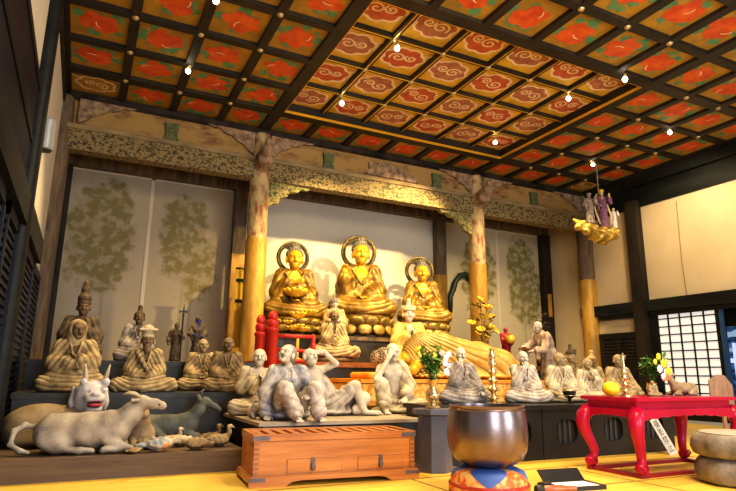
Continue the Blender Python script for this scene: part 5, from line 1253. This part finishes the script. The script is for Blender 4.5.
t = thing('golden_ball', 'golden ball held up by the tiny red figure', 'ball', (7.99, 9.45, 1.70)); b = B(); ell(b, (0, 0, 0), (.095, .095, .095), 16, 10); obj('ball', b, M['gold_bright'], t, smooth=True)
# golden lotus bouquet before the right pillar
t = thing('golden_lotus_bouquet', 'tall gilt metal lotus bouquet in a vase before the right painted pillar', 'lotus ornament', (7.55, 9.8, 1.162)); random.seed(9)
b = B(); lathe(b, [(.16, 0), (.15, .05), (.08, .1), (.13, .22), (.15, .30), (.09, .42), (.12, .5), (.07, .5)], 20); tag(obj('vase', b, M['gold_dark'], t, smooth=True, auto=60), 'dark gilt vase')
st = B()
heads = [(-.30, .86, .10), (.22, .80, .15), (.05, 1.0, .08), (.16, 1.22, .12), (-.02, 1.38, .08), (-.12, .72, .11), (.34, .72, .08), (.10, .62, .13), (-.20, .64, .08), (.26, 1.02, .09)]
for (x, z, s_) in heads:
    y_ = random.uniform(-.12, .1); tube(st, [(0, 0, .45), (x * .4, y_ * .5, .5 + (z - .45) * .6), (x, y_, z)], .012, 6)
    bb = B(); petals(bb, 8, s_ * .5, 0, (s_ * .14, s_ * .35, s_ * .6), .8); ell(bb, (0, 0, 0), (s_ * .4, s_ * .4, s_ * .25)); obj('blossom', bb, M['gold_bright'], t, smooth=True, loc=(x, y_, z), rot=(random.uniform(.4, 1.1), 0, random.uniform(-.6, .6)))
obj('stems', st, M['gold_dark'], t)
lf = B()
for q in range(26):
    a = random.random() * 6.28; z = random.uniform(.5, 1.25); p = Vector((random.uniform(-.2, .25), random.uniform(-.1, .1), z)); leafblade(lf, p, p + Vector((math.cos(a) * .18, math.sin(a) * .12, random.uniform(-.02, .14))), .045)
obj('leaves', lf, M['gold_dark'], t)
t = thing('dark_foliage_vase', 'dark foliage ornament in a vase beside the right rear post', 'ornament', (9.25, 9.9, 1.162)); random.seed(12)
b = B(); lathe(b, [(.12, 0), (.14, .1), (.09, .3), (.12, .4), (.08, .4)], 16); obj('vase', b, M['robe_dark'], t, smooth=True)
lf = B()
for q in range(90):
    a = random.random() * 6.28; z = random.uniform(.4, 1.15); p = Vector((random.uniform(-.14, .14), random.uniform(-.1, .1), z)); leafblade(lf, p, p + Vector((math.cos(a) * .16, math.sin(a) * .1, random.uniform(-.02, .14))), .05)
obj('leaves', lf, M['robe_dark'], t)
# small carved pieces on the red table
seated('tiny_figure', 'tiny tan seated figure on the red table below the flowers', 'statue', (5.62, 4.36, tz + .001), -.3, .165, M['skin_tan'], M['skin_tan'], 'lap', 'lap', knees=.40, seed=21, h=.02)

# ================================================================== animals
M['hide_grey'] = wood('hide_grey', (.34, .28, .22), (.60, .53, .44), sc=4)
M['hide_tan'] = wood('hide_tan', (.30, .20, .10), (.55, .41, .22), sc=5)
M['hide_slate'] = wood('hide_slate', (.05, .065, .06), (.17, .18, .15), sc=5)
M['hide_white'] = wood('hide_white', (.62, .58, .58), (.80, .76, .74), sc=5, crease_shade=(.2, .15, .14))
M['horn'] = mat('horn', (.40, .32, .22), (.60, .50, .36), 6, .5)
KD = .201
def beast(name, label, loc, rz, sc, hide, fn, cat='animal statue', h=.0135):
    t = thing(name, label, cat, loc, rz, None, sc); S = Sculpt(); fn(S); sculpt('body', S, h, hide, t, 0.002); return t
def ox(S):   # lies along +x, head turned up at +x
    S.ell((0, 0, .22), (.44, .22, .21), k=.08).ell((-.30, .0, .22), (.22, .23, .21), k=.06).ell((.28, 0, .24), (.20, .21, .20), k=.06).cap((-.35, 0, .38), (.25, 0, .415), .05, .05, .08)
    S.chain([(.32, 0, .28), (.47, -.02, .42), (.55, -.03, .55)], [.17, .12, .09], .08)
    S.ell((.58, -.03, .575), (.10, .075, .075), k=.05).chain([(.60, -.03, .57), (.72, -.04, .55), (.80, -.045, .53)], [.075, .058, .05], .04).ell((.815, -.045, .525), (.045, .045, .04), k=.02)
    S.ell((.77, -.09, .54), (.012, .01, .01), k=.006, mode='s').ell((.825, -.085, .53), (.008, .012, .008), k=.006, mode='s').ell((.64, -.10, .60), (.018, .014, .015), k=.006).cap((.86, -.09, .505), (.79, -.09, .50), .006, k=.004, mode='s')
    for sy in (-1, 1): S.cap((.54, -.03 + .07 * sy, .60), (.47, -.03 + .16 * sy, .60), .022, .026, .02)
    for sy in (-1, 1):
        S.ell((-.28, .17 * sy, .14), (.19, .09, .13), rot(0, .3, 0), k=.04).chain([(-.22, .2 * sy, .07), (-.02, .23 * sy, .045), (.10, .22 * sy, .035)], [.05, .04, .035], .03)
        S.chain([(.26, .15 * sy, .15), (.42, .20 * sy, .06), (.22, .23 * sy, .04)], [.08, .05, .045], .03); S.chain([(.30, -.12, .1), (.5, -.23, .04)], [.05, .04], .02)
    S.chain([(-.50, .0, .30), (-.60, -.02, .32), (-.70, -.05, .26), (-.71, -.10, .12), (-.60, -.18, .05), (-.52, -.2, .04)], [.035, .03, .028, .028, .03, .02], .03)
    S.fold(lambda P: .004 * np.sin(30 * P[:, 0] + 14 * P[:, 2] + 3 * np.sin(9 * P[:, 2])))
t = beast('reclining_ox', 'grey-white carved ox lying on the low dais, head turned right', (.12, 6.36, KD), -.06, 1, M['hide_grey'], ox, h=.011); t.scale = (.84, .9, .80)
for sy in (-1, 1):
    b = B(); tube(b, [(.545, -.03 + .06 * sy, .635), (.50, -.03 + .11 * sy, .675), (.43, -.03 + .12 * sy, .685), (.37, -.03 + .09 * sy, .665)], [.026, .022, .016, .006], 10); obj('horn', b, M['horn'], t, smooth=True)
def lion(S):
    S.ell((-.34, .10, .15), (.30, .20, .20), k=.1).ell((-.46, .1, .13), (.2, .2, .17), k=.08).chain([(-.5, -.05, .08), (-.3, -.1, .05)], [.07, .05], .05)
    S.ell((-.05, .07, .17), (.20, .17, .18), k=.08).chain([(-.02, .04, .24), (0, .03, .36)], [.12, .10], .05)
    for sx in (-1, 1): S.cap((.1 * sx, -.08, .16), (.1 * sx, -.16, .03), .055, .05, .03)
def lion_head(S):
    S.ell((0, .0, .42), (.135, .13, .13), k=.05).ell((.03, -.13, .40), (.085, .08, .055), k=.04).ell((.03, -.11, .31), (.07, .07, .035), k=.03).chain([(0, .02, .30), (0, .01, .38)], [.11, .11], .05)
    S.ell((.035, -.17, .352), (.066, .075, .024), k=.01, mode='s').ell((.035, -.20, .44), (.035, .025, .02), k=.015)
    for sx in (-1, 1): S.ell((.03 + .07 * sx, -.095, .47), (.03, .02, .022), k=.01).ell((.03 + .055 * sx, -.135, .455), (.018, .012, .012), k=.008, mode='s').cap((.02 + .08 * sx, -.02, .52), (.02 + .09 * sx, -.04, .545), .035, .03, .02).ell((-.01 + .135 * sx, .03, .38), (.025, .05, .11), k=.02)
    S.fold(lambda P: .006 * np.sin(40 * P[:, 2] + 20 * P[:, 0]) * (P[:, 1] > -.05))
t = beast('reclining_beast', 'tan beast with white head, two upright horns and open red mouth, lying behind the ox', (.15, 6.92, KD), .0, 1.2, M['hide_tan'], lion)
S = Sculpt(); lion_head(S); tag(sculpt('head', S, .011, M['hide_white'], t), 'white head with pendent ears')
for sx in (-1, 1):
    b = B(); tube(b, [(.02 + .075 * sx, -.03, .52), (.025 + .085 * sx, -.035, .60), (.03 + .10 * sx, -.03, .69)], [.026, .02, .006], 10); obj('horn', b, M['horn'], t, smooth=True)
b = B(); ell(b, (.035, -.155, .345), (.058, .07, .018), 14, 8); tag(obj('tongue', b, M['mouth_red'], t, smooth=True), 'red open mouth')
def deer(S):
    S.ell((0, 0, .16), (.30, .13, .135), k=.06).ell((-.2, 0, .15), (.15, .14, .14), k=.05).ell((.2, 0, .17), (.13, .12, .13), k=.05).chain([(.24, 0, .2), (.34, 0, .33), (.37, 0, .40)], [.10, .065, .055], .06)
    S.ell((.39, 0, .43), (.07, .05, .05), k=.03).chain([(.42, 0, .42), (.52, 0, .365), (.57, 0, .335)], [.045, .032, .026], .03)
    for sy in (-1, 1): S.ell((.33, .07 * sy, .47), (.03, .015, .05), rot(.5 * sy, -.4, 0), k=.012).ell((.43, .045 * sy, .44), (.012, .01, .01), k=.004); S.chain([(-.16, .11 * sy, .12), (-.02, .15 * sy, .045), (-.2, .16 * sy, .03)], [.08, .04, .03], .03).chain([(.2, .08 * sy, .1), (.36, .11 * sy, .04), (.22, .13 * sy, .03)], [.05, .032, .028], .02)
    S.cap((-.32, 0, .17), (-.38, 0, .13), .03, .02, .02)
t = beast('reclining_deer', 'slate-grey carved deer lying at the right rear of the low dais', (.95, 6.98, KD), -.1, 1.0, M['hide_slate'], deer, h=.012)
for sy in (-1, 1):
    b = B(); tube(b, [(.36, .03 * sy, .475), (.35, .04 * sy, .53), (.385, .045 * sy, .565)], [.014, .011, .004], 8); obj('antler', b, M['hide_slate'], t, smooth=True)
t = beast('small_dog', 'small tan animal lying on the red table before the paper screen', (6.22, 4.42, tz + .001), PI - .15, .50, M['hide_tan'], deer, h=.015)
def crouch(S):
    S.ell((0, 0, .13), (.15, .13, .13), k=.05).ell((-.02, -.04, .27), (.10, .10, .10), k=.05).ell((-.02, -.10, .36), (.07, .075, .06), k=.03)
    for sx in (-1, 1): S.cap((.1 * sx, -.08, .08), (.1 * sx, -.15, .02), .045, .04, .02).ell((-.02 + .05 * sx, -.06, .42), (.02, .018, .035), k=.012)
    S.ell((-.02, -.17, .345), (.03, .03, .024), k=.02)
beast('crouching_beast', 'small tan animal crouching just below the head of the ox', (.66, 6.62, KD), .1, .92, M['hide_tan'], crouch)
def bird(neck=True, tail=.12):
    def f(S):
        S.ell((0, 0, .075), (.12, .075, .07), k=.04)
        for sy in (-1, 1): S.ell((-.02, .062 * sy, .085), (.11, .022, .05), rot(.2 * sy, .12, 0), k=.012)
        S.cap((-.09, 0, .075), (-.10 - tail, 0, .07), .04, .02, .04); S.ell((.0, 0, .015), (.06, .045, .018), k=.02)
        if neck: S.chain([(.09, 0, .10), (.125, 0, .16), (.12, 0, .205)], [.038, .025, .024], .03).ell((.125, 0, .225), (.034, .028, .028), k=.015).cap((.15, 0, .22), (.195, 0, .21), .014, .006, .01)
        else: S.ell((.12, 0, .095), (.04, .035, .034), k=.02).cap((.15, 0, .09), (.19, 0, .08), .013, .006, .01)
        S.fold(lambda P: .003 * np.sin(90 * P[:, 0] + 40 * P[:, 2]))
    return f
M['plumage'] = mat('plumage', (.22, .27, .34), (.60, .26, .09), 7, .7, lo=.40, hi=.60, c3=(.55, .48, .36))
for (x, y, rz, s_, nk, m_, lab) in ((1.40, 6.32, 0.1, .88, True, 'hide_tan', 'plump tan carved bird with upright neck, rightmost on the low dais'),
    (1.36, 6.58, .3, .82, True, 'robe_brown', 'dark brown carved bird behind the plump bird with upright neck'), (1.13, 6.13, 3.0, .85, False, 'hide_tan', 'tan carved bird with folded wings left of the plump upright bird'),
    (1.03, 6.45, .2, .8, False, 'robe_cream', 'pale carved bird behind the tan bird with folded wings'), (.80, 6.15, .1, .95, False, 'plumage', 'multicoloured bluish and orange carved bird with long tail at the dais front'),
    (.72, 6.34, 2.9, .75, False, 'robe_ochre', 'ochre carved bird lying left behind the multicoloured one'), (.98, 6.64, .4, .7, True, 'robe_pink', 'small reddish carved bird below the belly of the deer'),
    (.56, 6.06, .3, .42, False, 'robe_ochre', 'tiny ochre carved creature by the front hoof of the ox')):
    beast('carved_bird', lab, (x, y, KD), rz, s_, M[m_], bird(nk, .13 if m_ == 'plumage' else .1), 'bird statue', .0085)

# ================================================================== hanging heavenly beings on a golden cloud
M['gold_cloud'] = wood('gold_cloud', (.45, .28, .04), (.92, .66, .16), crease_shade=(.12, .07, .01), sc=9, rough=.35, metal=.35)
t = thing('hanging_sculpture', 'gilded cloud with three heavenly figures hanging by a cord from the ceiling at right', 'hanging sculpture', (10.22, 9.0, 4.13)); random.seed(21)
S = Sculpt()
for (x, y, z, r) in ((-.45, 0, .12, .16), (-.25, -.05, .06, .19), (0, 0, .02, .22), (.22, -.04, .0, .24), (.42, 0, .04, .22), (.58, .02, .12, .15), (.3, .1, -.1, .17), (.05, .05, -.08, .15)): S.ell((x, y, z), (r, r * .8, r * .7), k=.06)
S.fold(lambda P: .034 * np.sin(26 * P[:, 0] + 2 * np.sin(14 * P[:, 2])) * np.sin(24 * P[:, 2] + 9 * P[:, 1])); S.cap((-.45, 0, .15), (-.66, 0, .24), .09, .03, .05)
sculpt('cloud', S, .014, M['gold_cloud'], t, -9)
M['purple'] = wood('purple', (.10, .04, .22), (.42, .18, .20), sc=12); M['gilt_skin'] = wood('gilt_skin', (.70, .50, .18), (.92, .76, .42), sc=10)
def rider(px, pz, H, skin, robe, hair, lab, arms):
    o = standing('figure', '', (0, 0, 0), 0, H, skin, robe, arms, h=.012, hairm=hair, crown=True)
    for ch in list(o.children): ch.parent = t; ch.location = (px, -.05, pz); ch.scale = (H,) * 3; ch.rotation_euler = (0, 0, -.5); ch.name = {'body': 'figure_body', 'robe': 'figure_robe'}.get(ch.name.split('.')[0], ch.name.split('.')[0]); tag(ch, lab)
    bpy.data.objects.remove(o)
UP = (((.17, -.08, .66), (.12, -.2, .80)), ((-.17, -.08, .62), (-.12, -.2, .55)))
rider(-.20, .18, .72, M['robe_grey'], M['robe_grey'], M['robe_grey'], 'left grey figure', UP); rider(.20, .12, .92, M['gilt_skin'], M['purple'], M['gold_bright'], 'central gilt figure in purple', UP); rider(.56, .17, .48, M['hide_white'], M['hide_white'], M['gilt_skin'], 'small pale right figure', UP)
b = B()
for sg in (-1, 1): tube(b, [(.20 + .10 * sg, -.02, .95), (.20 + .22 * sg, .0, .75), (.20 + .24 * sg, -.08, .45), (.20 + .16 * sg, -.10, .2)], .022, 8)
tag(obj('ribbon', b, M['gilt_skin'], t, smooth=True), 'gilt floating ribbon')
b = B(); tube(b, [(.24, .05, .9), (.24, .05, 1.73)], .012, 6); obj('cord', b, M['grey_metal'], t)
